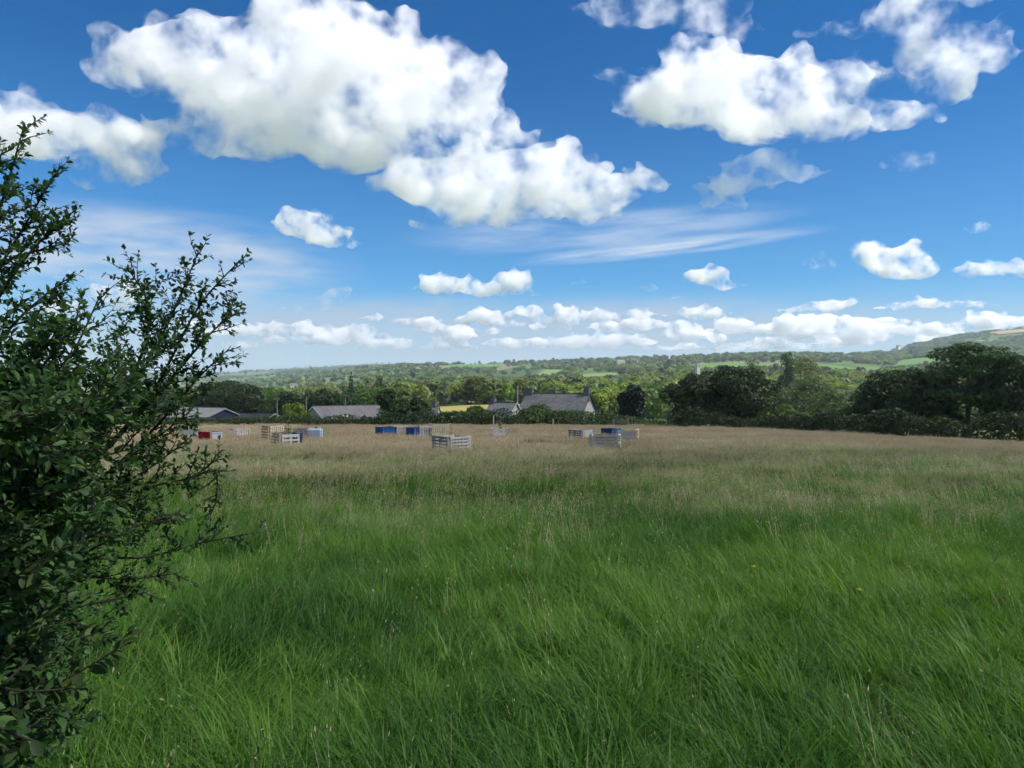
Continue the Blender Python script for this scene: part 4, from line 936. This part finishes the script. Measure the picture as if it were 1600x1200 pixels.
def tuft(seed, n, rad, lmin, lmax, width, segs, lean, curv, seeds=0, seed_w=.02, leanaz=0.0):
    """blades bent over along leanaz; optional flowering stalks"""
    rng = np.random.default_rng(seed)
    def blades(n, l, w, th0, cu, az, segs, bx, by):
        t = np.linspace(0, 1, segs + 1)
        th = th0[:, None] + cu[:, None] * t[None] ** 1.6
        step = l[:, None] / segs
        r = np.concatenate([np.zeros((n, 1)), np.cumsum(np.sin(th[:, :-1]) * step, 1)], 1); z = np.concatenate([np.zeros((n, 1)), np.cumsum(np.cos(th[:, :-1]) * step, 1)], 1)
        cx, sx = np.cos(az)[:, None], np.sin(az)[:, None]
        P = np.stack([bx[:, None] + cx * r, by[:, None] + sx * r, z], -1)
        tw = rng.uniform(-.9, .9, n)[:, None]
        side = np.stack([-np.sin(az[:, None] + tw * t), np.cos(az[:, None] + tw * t), 0 * t + np.zeros((n, 1))], -1)
        ww = (w[:, None] * (1.02 - t[None] ** 1.5))[..., None] * .5
        V = np.stack([P - side * ww, P + side * ww], 2).reshape(n, -1, 3)
        b = np.arange(segs) * 2; q = np.stack([b, b + 1, b + 3, b + 2], 1)
        idx = (np.arange(n)[:, None, None] * (segs + 1) * 2 + q[None]).reshape(-1, 4)
        return V.reshape(-1, 3), idx, P
    a = rng.uniform(0, 6.28, n); rr = rad * rng.random(n) ** .6; bx, by = np.cos(a) * rr, np.sin(a) * rr
    az = leanaz + rng.normal(size=n) * .75; l = rng.uniform(lmin, lmax, n)
    V, I, _ = blades(n, l, width * rng.uniform(.7, 1.3, n), np.abs(lean + rng.normal(size=n) * .18), curv * rng.uniform(.4, 1.5, n), az, segs, bx, by)
    tint = np.repeat(rng.random(n), segs); mi = np.zeros(len(I), int)
    if seeds:
        a = rng.uniform(0, 6.28, seeds); rr = rad * rng.random(seeds) ** .5; l2 = rng.uniform(lmax * .9, lmax * 1.35, seeds)
        V2, I2, P2 = blades(seeds, l2, np.full(seeds, width * .45), np.abs(lean * .4 + rng.normal(size=seeds) * .08), rng.uniform(.1, .45, seeds), leanaz + rng.normal(size=seeds) * .5, 3, np.cos(a) * rr, np.sin(a) * rr)
        tip = P2[:, -1]; k = 6; n3 = seeds * k
        u = np.tile(np.linspace(0, 1, k), seeds); up = np.repeat(tip - P2[:, -2], k, 0); up /= np.linalg.norm(up, axis=1, keepdims=True)
        pos = np.repeat(tip, k, 0) - up * (u * .16)[:, None] + rng.normal(size=(n3, 3)) * (.010 + .016 * u)[:, None]
        sd = rng.normal(size=(n3, 3)); sd /= np.linalg.norm(sd, axis=1, keepdims=True); fw = rng.normal(size=(n3, 3)) * .3 + up; fw /= np.linalg.norm(fw, axis=1, keepdims=True)
        s_ = seed_w * rng.uniform(.6, 1.3, n3)[:, None]
        V3 = np.stack([pos - fw * s_ * 1.6, pos - sd * s_ * .5, pos + fw * s_ * 1.6, pos + sd * s_ * .5], 1).reshape(-1, 3); I3 = np.arange(n3 * 4).reshape(n3, 4)
        I2 = I2 + len(V); I3 = I3 + len(V) + len(V2)
        V = np.concatenate([V, V2, V3]); I = np.concatenate([I, I2, I3])
        tint = np.concatenate([tint, np.repeat(rng.random(seeds), 3), np.repeat(rng.random(seeds), k)]); mi = np.concatenate([mi, np.ones(len(I2), int), np.ones(len(I3), int)])
    return V, I, tint, mi
def patch(seed, tufts, seedy, p_seed, count, radius, smin, smax, flow, lodged):
    """a piece of sward: many tufts laid out together, leaning more or less the same way"""
    rng = np.random.default_rng(seed); Vs, Is, Ts, Ms = [], [], [], []; off = 0
    for k in range(count):
        src = seedy if rng.random() < p_seed else tufts
        V, I, t, mi = src[rng.integers(0, len(src))]
        a = rng.uniform(0, 6.283); r = radius * math.sqrt(rng.random()); px_, py_ = r * math.cos(a), r * math.sin(a)
        nz = float(fnoise(px_ * 1.1 / radius * 2 + seed * 3.1, py_ * 2.2 / radius + 7.7, seed, 2))
        s = rng.uniform(smin, smax) * (.32 + 1.3 * nz); th = flow * rng.normal() + (nz - .5) * 2.0
        tl = max(0.0, lodged * (1.25 - nz) + rng.normal() * .06)
        Q = V * np.array([s, s, s]); c, sn = math.cos(tl), math.sin(tl)
        Q = np.stack([Q[:, 0] * c + Q[:, 2] * sn, Q[:, 1], -Q[:, 0] * sn + Q[:, 2] * c], 1)
        c, sn = math.cos(th), math.sin(th); Q = np.stack([Q[:, 0] * c - Q[:, 1] * sn + px_, Q[:, 0] * sn + Q[:, 1] * c + py_, Q[:, 2]], 1)
        Vs.append(Q); Is.append(I + off); off += len(Q); Ts.append(np.clip(.40 * t + .75 * rng.random() + .25 * (nz - .5), 0, 1)); Ms.append(mi)
    return np_mesh('sward', np.concatenate(Vs), np.concatenate(Is), 4, [M['blade'], M['seed']], attr=np.concatenate(Ts), midx=np.concatenate(Ms))
def scatter(d0, d1, spacing, rng, half=.78, extra=1.0):
    """jittered grid over the part of the meadow between two distances"""
    ys = np.arange(d0, d1, spacing); X, Y = [], []
    for k, y in enumerate(ys):
        w = half * (y + spacing) + extra; xs = np.arange(-w, w, spacing) + (k % 2) * spacing * .5
        X.append(xs + rng.uniform(-.35, .35, len(xs)) * spacing); Y.append(np.full(len(xs), y) + rng.uniform(-.35, .35, len(xs)) * spacing)
    x, y = np.concatenate(X), np.concatenate(Y); k = y < edge_y(x) + .5
    return x[k], y[k]
gr = np.random.default_rng(77)
def lay_grass(name, label, x, y, protos, pick, smin=.9, smax=1.12):
    n = len(x); e = .5
    gx = (zf(x + e, y) - zf(x - e, y)) / (2 * e); gy = (zf(x, y + e) - zf(x, y - e)) / (2 * e)
    rz = 9.0 * fnoise(x * .13, y * .13, 41, 2) - 3.6 + gr.normal(size=n) * .6
    c, s = np.cos(rz), np.sin(rz)
    rot = np.stack([np.arctan(-s * gx + c * gy), -np.arctan(c * gx + s * gy), rz], 1)
    sc = gr.uniform(smin, smax, n) * (.62 + .76 * fnoise(x * .35, y * .35, 45, 2)); siz = np.stack([sc, sc, sc], 1)
    sh = .24 + .95 * (fnoise(x * .55, y * .55, 47, 3) - .5) + .34 * gr.random(n)
    o = instancer(name, np.stack([x, y, zf(x, y) - .03], 1), rot, siz, pick(x, y), sh, protos)
    return tag(o, label, 'grass', kind='stuff')
near_t = [tuft(100 + i, 66, .085, .15, .40, .0068, 6, .16 + .12 * (i % 3), 1.5 + .5 * (i % 3)) for i in range(7)]
near_s = [tuft(120 + i, 54, .10, .15, .40, .0064, 6, .25, 1.5, 2, .005) for i in range(3)]
mid_t = [tuft(140 + i, 50, .18, .14, .36, .0095, 4, .22 + .1 * (i % 2), 1.5) for i in range(4)]
mid_s = [tuft(160 + i, 36, .20, .14, .33, .0095, 4, .25, 1.3, 7, .0072) for i in range(4)]
far_t = [tuft(180 + i, 32, .42, .14, .30, .018, 3, .25, 1.0) for i in range(3)]
far_s = [tuft(190 + i, 20, .42, .14, .29, .018, 3, .25, .9, 18, .015) for i in range(4)]
near_b = [tuft(130 + i, 40, .10, .15, .36, .0066, 6, .25, 1.4, 4, .005) for i in range(2)]
NP = [patch(300 + i, near_t, near_s, .03, 50, .62, .75, 1.30, 1.1, (.05, .25, .12, .35, .2, .1)[i]) for i in range(6)] + [patch(310 + i, near_t, near_b, (.15, .32)[i], 50, .62, .75, 1.25, 1.1, .15) for i in range(2)]
def near_pick(x, y):
    q = np.clip((y + 3.0 * (fnoise(x * .2, y * .2, 53, 2) - .5) * 2 - 7.0) / 6.0, 0, 1); r = gr.random(len(x))
    return np.where(r < q * .75, 6 + (gr.random(len(x)) < q * .6), gr.integers(0, 6, len(x))).astype(int)
MP = [patch(320 + i, mid_t, mid_s, (.08, .20, .32, .46, .62, .78)[i], 120, 1.35, .8, 1.25, 1.0, (.1, .25, .15, .1, .2, .05)[i]) for i in range(6)]
FP = [patch(340 + i, far_t, far_s, (.30, .48, .64, .78, .90)[i], 130, 3.2, .8, 1.2, 1.0, .08) for i in range(5)]
def pick_by(n, lo, hi, wob):
    def f(x, y):
        q = np.clip((y + wob * (fnoise(x * .07, y * .07, 51, 3) - .5) * 2 - lo) / (hi - lo), 0, 1) * (n - 1) + gr.normal(size=len(x)) * .6
        return np.clip(np.round(q), 0, n - 1).astype(int)
    return f
x, y = scatter(1.5, 12.6, .56, gr); lay_grass('near_grass', 'long green grass in the foreground, bent over in swathes', x, y, NP, near_pick)
x, y = scatter(12.3, 40, 1.3, gr); lay_grass('middle_grass', 'long meadow grass browning with seed heads in the middle of the field', x, y, MP, pick_by(6, 8, 44, 12))
x, y = scatter(40, 119, 3.6, gr, .80, 2); lay_grass('far_grass', 'brown seeding grass across the far part of the field', x, y, FP, pick_by(5, 20, 70, 25))

# buttercups
M['petal'] = plain('yellow_petal', (.75, .55, .02), .5, .1, 20); M['stalk'] = plain('green_stalk', (.05, .10, .02), .7, .2, 20)
def buttercup(label, px, py, d, n=1):
    for k in range(n):
        p = P3(px + (k * 9 - 4 if n > 1 else 0), py + (k % 3) * 4, d + .12 * k); gz = float(zf(p.x, p.y))
        t = tag(empty('buttercup', (p.x, p.y, gz)), label, 'flower', 'buttercups in the grass'); hgt = max(p.z - gz, .25)
        b = Box(); b.tube([(0, 0, 0), (.02, 0, hgt * .6), (.0, 0, hgt)], .003, 5); b.build('stem', M['stalk'], t)
        for q in range(5):
            a = q * 1.2566; b = Box(); ca, sa = math.cos(a), math.sin(a)
            b.add([(0, 0, hgt), (ca * .016 - sa * .010, sa * .016 + ca * .010, hgt + .006), (ca * .026, sa * .026, hgt + .012), (ca * .016 + sa * .010, sa * .016 - ca * .010, hgt + .006)], [(0, 1, 2, 3)]); b.build('petal', M['petal'], t)
buttercup('single yellow buttercup in the grass right of centre', 1178, 886, 7.2)
buttercup('yellow buttercup at mid height on the right of the field', 1344, 922, 6.4)
buttercup('yellow buttercup of the small clump far right in the grass', 1318, 800, 11.5, 5)

# ------------------------------------------------------------------ the shrub in the left foreground
M['shrub_leaf'] = leaf_mat('shrub_leaf', (.022, .050, .016), (.078, .130, .034), .36, .25, .05, .55)
brng = random.Random(12); nb_ = np.random.default_rng(12)
def catmull(pts, k=6):
    P = [pts[0]] + list(pts) + [pts[-1]]; out = []
    for i in range(1, len(P) - 2):
        for j in range(k):
            t = j / k; a, b, c, d = P[i - 1], P[i], P[i + 1], P[i + 2]
            out.append(.5 * ((2 * b) + (c - a) * t + (2 * a - 5 * b + 4 * c - d) * t * t + (3 * b - a - 3 * c + d) * t ** 3))
    out.append(pts[-1]); return out
shrub_base = Vector((-1.75, 2.45, float(zf(-1.75, 2.45))))
shrub = tag(empty('shrub', shrub_base), 'leafy dark green shrub reaching up on the left in the foreground', 'shrub')
leaves = []          # (position, direction, up, length)
def add_leaves(path, spacing, lmin, lmax, start=0.0):
    acc = 0; side = 1; L = sum((path[i + 1] - path[i]).length for i in range(len(path) - 1)); run = 0
    for i in range(len(path) - 1):
        seg = path[i + 1] - path[i]; sl = seg.length
        if sl < 1e-5: continue
        t = seg / sl; acc += sl; run += sl
        while acc > spacing:
            acc -= spacing
            if run / max(L, 1e-4) < start: continue
            p = path[i] + t * brng.uniform(0, sl)
            r = Vector((brng.gauss(0, 1), brng.gauss(0, 1), brng.gauss(0, .7))); r = (r - t * r.dot(t)).normalized()
            dr = (t * .55 + r * .8 + Vector((0, 0, -.10))).normalized()
            up = (Vector((0, 0, 1)) * .8 + Vector((brng.gauss(0, .5), brng.gauss(0, .5), 0))).normalized()
            leaves.append((p - shrub_base, dr, up, brng.uniform(lmin, lmax)))
    t = (path[-1] - path[-2]).normalized()
    for k in range(3):
        dr = (t + Vector((brng.gauss(0, .45), brng.gauss(0, .45), brng.gauss(0, .45)))).normalized()
        leaves.append((path[-1] - shrub_base, dr, Vector((0, 0, 1)), brng.uniform(lmin, lmax) * .75))
twig_box = Box()
def twig(p0, dirv, length, rad, depth, lmin, lmax, spacing):
    n = 5; pts = [p0]; d = dirv.normalized(); p = p0
    for i in range(n):
        d = (d + Vector((brng.gauss(0, .16), brng.gauss(0, .16), brng.gauss(0, .12) + .05))).normalized(); p = p + d * length / n; pts.append(p)
    twig_box.tube([q - shrub_base for q in pts], [rad * (1 - .8 * i / n) for i in range(n + 1)], 4)
    add_leaves(pts, spacing, lmin, lmax)
    if depth > 0:
        for k in range(brng.randint(2, 4)):
            i = brng.randint(1, n - 1); a = Vector((brng.gauss(0, 1), brng.gauss(0, 1), brng.gauss(0, .8))).normalized()
            twig(pts[i], d * .7 + a * .8, length * brng.uniform(.35, .6), rad * .6, depth - 1, lmin, lmax, spacing)
def branch(px_pts, r0, r1, dens=1.0, tl=.26, lmin=.015, lmax=.029, depth=1, spread=1.0, leafstart=.15):
    pts = catmull([P3(a, b, c) for a, b, c in px_pts])
    bx = Box(); m_ = len(pts)
    bx.tube([q - shrub_base for q in pts], [.72 * r0 + (r1 - .72 * r0) * i / (m_ - 1) for i in range(m_)], 6); bx.build('branch', M['twig'], shrub, smooth=True)
    add_leaves(pts, .011, lmin, lmax, leafstart)
    L = sum((pts[i + 1] - pts[i]).length for i in range(m_ - 1)); n = int(L * 27 * dens)
    for k in range(n):
        f = (k + brng.random()) / n
        if f < leafstart: continue
        i = min(int(f * (m_ - 1)), m_ - 2); t = (pts[i + 1] - pts[i]).normalized()
        a = Vector((brng.gauss(0, 1), brng.gauss(0, 1), brng.gauss(0, .7))); a = (a - t * a.dot(t)).normalized()
        twig(pts[i], t * .75 + a * .75 * spread + Vector((0, 0, .15)), tl * brng.uniform(.5, 1.1) * (1.15 - .75 * f), .0032, depth if f < .85 else 0, lmin, lmax, .0095)
# upper left sprays
branch([(-170, 900, 2.5), (-90, 640, 2.5), (-30, 420, 2.55), (8, 300, 2.6), (38, 195, 2.65)], .014, .002, .8, .22)
branch([(-90, 640, 2.5), (-10, 440, 2.5), (40, 350, 2.55), (92, 262, 2.6)], .010, .002, .9, .20)
branch([(-60, 560, 2.4), (20, 430, 2.45), (70, 370, 2.5), (108, 338, 2.55)], .009, .002, 1.1, .20)
branch([(-60, 620, 2.3), (10, 520, 2.3), (60, 470, 2.35), (98, 440, 2.4)], .009, .002, 1.1, .20)
branch([(-120, 500, 2.3), (-60, 380, 2.35), (-20, 290, 2.4), (5, 235, 2.45)], .009, .002, 1.1, .22)
branch([(-80, 760, 2.2), (10, 640, 2.2), (60, 580, 2.25), (110, 520, 2.3)], .010, .003, 1.2, .24)
branch([(-60, 800, 2.3), (40, 680, 2.4), (110, 560, 2.5), (158, 458, 2.6)], .012, .002, 1.2, .26)
# centre sprays
branch([(-40, 960, 2.6), (70, 800, 2.7), (150, 680, 2.8), (215, 570, 2.85), (232, 480, 2.9), (200, 420, 2.9)], .016, .002, 1.25, .28)
branch([(120, 720, 2.75), (210, 600, 2.85), (265, 500, 2.9), (312, 388, 2.95)], .012, .002, 1.15, .26)
branch([(150, 720, 2.8), (240, 610, 2.9), (310, 480, 2.95), (378, 404, 3.0)], .012, .002, .75, .20)
branch([(170, 700, 2.8), (260, 600, 2.9), (330, 520, 2.95), (370, 488, 3.0)], .010, .002, 1.15, .24)
branch([(170, 740, 2.8), (250, 660, 2.9), (310, 590, 2.95), (358, 545, 3.0)], .010, .002, .9, .20)
branch([(60, 800, 2.6), (140, 700, 2.6), (190, 600, 2.65), (180, 520, 2.7)], .010, .002, 1.4, .28)
branch([(90, 800, 2.7), (180, 730, 2.75), (250, 680, 2.8), (300, 640, 2.85)], .010, .002, 1.3, .26)
branch([(60, 850, 2.6), (140, 780, 2.65), (220, 740, 2.7), (290, 690, 2.8)], .010, .002, .9, .22)
# right hand drooping twigs
branch([(40, 900, 2.5), (150, 800, 2.6), (240, 760, 2.7), (300, 745, 2.75), (345, 712, 2.8)], .008, .002, 1.1, .20)
branch([(300, 748, 2.75), (335, 735, 2.78), (338, 780, 2.8), (325, 812, 2.8)], .005, .002, 1.6, .12, depth=0)
branch([(0, 960, 2.4), (120, 880, 2.5), (230, 870, 2.6), (330, 845, 2.7), (402, 832, 2.75)], .008, .002, .7, .18)
branch([(20, 900, 2.5), (130, 850, 2.55), (220, 820, 2.6), (280, 800, 2.7)], .008, .002, 1.4, .24)
branch([(0, 920, 2.4), (110, 900, 2.45), (200, 905, 2.5), (280, 895, 2.55)], .008, .002, 1.0, .20)
branch([(-20, 1000, 2.3), (80, 960, 2.35), (160, 940, 2.4), (230, 925, 2.45)], .008, .002, 1.1, .20)
# dense body on the left
for k in range(38):
    yb = 1180 - k * 16 + brng.uniform(-30, 30); x1 = brng.uniform(60, 215) * (1 if yb < 900 else .62); dd_ = brng.uniform(1.55, 2.5)
    branch([(-200, yb + brng.uniform(60, 160), dd_ + .15), (-100, yb + brng.uniform(20, 80), dd_ + .05), (x1 * .2 - 20, yb, dd_), (x1, yb - brng.uniform(20, 110), dd_ + .1)], .011, .002, 1.15, .27, .020, .038)
for (x0, y0, x1, y1, d0) in [(-60, 1060, 120, 1075, 1.7), (-60, 1130, 190, 1010, 1.8), (-80, 1180, 90, 1110, 1.6), (-40, 1010, 170, 985, 2.0), (-60, 1090, 60, 1160, 1.5)]:
    branch([(x0 - 80, y0 + 40, d0), (x0, y0, d0), ((x0 + x1) / 2, (y0 + y1) / 2 + 12, d0), (x1, y1, d0 + .05)], .006, .002, .45, .14, .030, .050, 0)
for (a_, b_) in [((-230, 1500), (-170, 900)), ((-150, 1480), (-60, 900)), ((-90, 1470), (40, 900))]:
    bx = Box(); q0 = P3(a_[0], a_[1], 2.45); q0.z = shrub_base.z - .05; q1 = P3(b_[0], b_[1], 2.5); bx.tube([q0 - shrub_base, (q0 + q1) / 2 + Vector((.05, 0, 0)) - shrub_base, q1 - shrub_base], [.035, .026, .016], 8); bx.build('stem', M['twig'], shrub, smooth=True)
tag(twig_box.build('twigs', M['twig'], shrub), kind='stuff')
# leaf shape: ovate, folded along the midrib, tip turned down
LT = np.array([(0, 0, 0), (.22, -.19, .055), (.22, 0, 0), (.22, .19, .055), (.55, -.25, .06), (.55, 0, -.015), (.55, .25, .06), (.82, -.15, .0), (.82, 0, -.05), (.82, .15, .0), (1.0, 0, -.11)], float)
LF = [(0, 1, 2, 2), (0, 2, 3, 3), (1, 4, 5, 2), (2, 5, 6, 3), (4, 7, 8, 5), (5, 8, 9, 6), (7, 10, 8, 8), (8, 10, 9, 9)]
tri = []
for f in LF:
    q = list(dict.fromkeys(f)); tri += [q] if len(q) == 3 else [[q[0], q[1], q[2]], [q[0], q[2], q[3]]]
LTRI = np.array(tri)
pos = np.array([tuple(l[0]) for l in leaves]); dr = np.array([tuple(l[1]) for l in leaves]); up = np.array([tuple(l[2]) for l in leaves]); ln = np.array([l[3] for l in leaves])
yv = np.cross(up, dr); yv /= np.linalg.norm(yv, axis=1, keepdims=True) + 1e-9; zv = np.cross(dr, yv)
wp = pos + np.array(shrub_base); ppx = 800 + F * wp[:, 0] / wp[:, 1]; ppy = 600 - F * (wp[:, 2] - CAMZ) / wp[:, 1]
keep = (ppx > -260) & (wp[:, 1] > .9); vis = keep & (ppx > 0) & (ppy > 150) & (ppy < 1200)
score = np.where(vis, ln / wp[:, 1], 0); big = np.argsort(-score)[:300]; isbig = np.zeros(len(ln), bool); isbig[big] = True
rest = np.where(keep & ~isbig)[0]
wid = nb_.uniform(.85, 1.2, len(ln))
Rm = np.stack([dr, yv * wid[:, None], zv], 2) * ln[:, None, None]
V = np.einsum('nij,vj->nvi', Rm[rest], LT) + pos[rest][:, None]
I = (np.arange(len(rest))[:, None, None] * len(LT) + LTRI[None]).reshape(-1, 3)
tn = np.repeat(np.clip(nb_.random(len(rest)) * .9 + (nb_.random(len(rest)) < .06) * .6, 0, 1.4), len(LTRI))
o = link(bpy.data.objects.new('foliage', np_mesh('foliage', V.reshape(-1, 3), I, 3, [M['shrub_leaf']], attr=tn, smooth=True)), shrub); tag(o, kind='stuff')
lm = [np_mesh('leaf', LT, LTRI, 3, [M['shrub_leaf']], attr=np.full(len(LTRI), v_), smooth=True) for v_ in (.15, .4, .65, .95)]
for i in big:
    o = bpy.data.objects.new('leaf', lm[int(nb_.integers(0, 4))]); mx = Matrix([[*Rm[i][r], pos[i][r]] for r in range(3)] + [[0, 0, 0, 1]]); link(o, shrub); o.matrix_basis = mx
print('shrub leaves', len(ln))

# ------------------------------------------------------------------ air
m, T = new_mat('air'); v = T.new('ShaderNodeVolumePrincipled', Color=(.72, .84, 1.0, 1), Density=HAZE, Anisotropy=.1)
o = T.n.new('ShaderNodeOutputMaterial'); T.l.new(v.outputs[0], o.inputs['Volume'])
b = Box(); b.box((0, 4450, -20), (23000, 9900, 570)); tag(b.build('haze', m), 'thin pale blue haze over the valley', 'haze', kind='stuff')
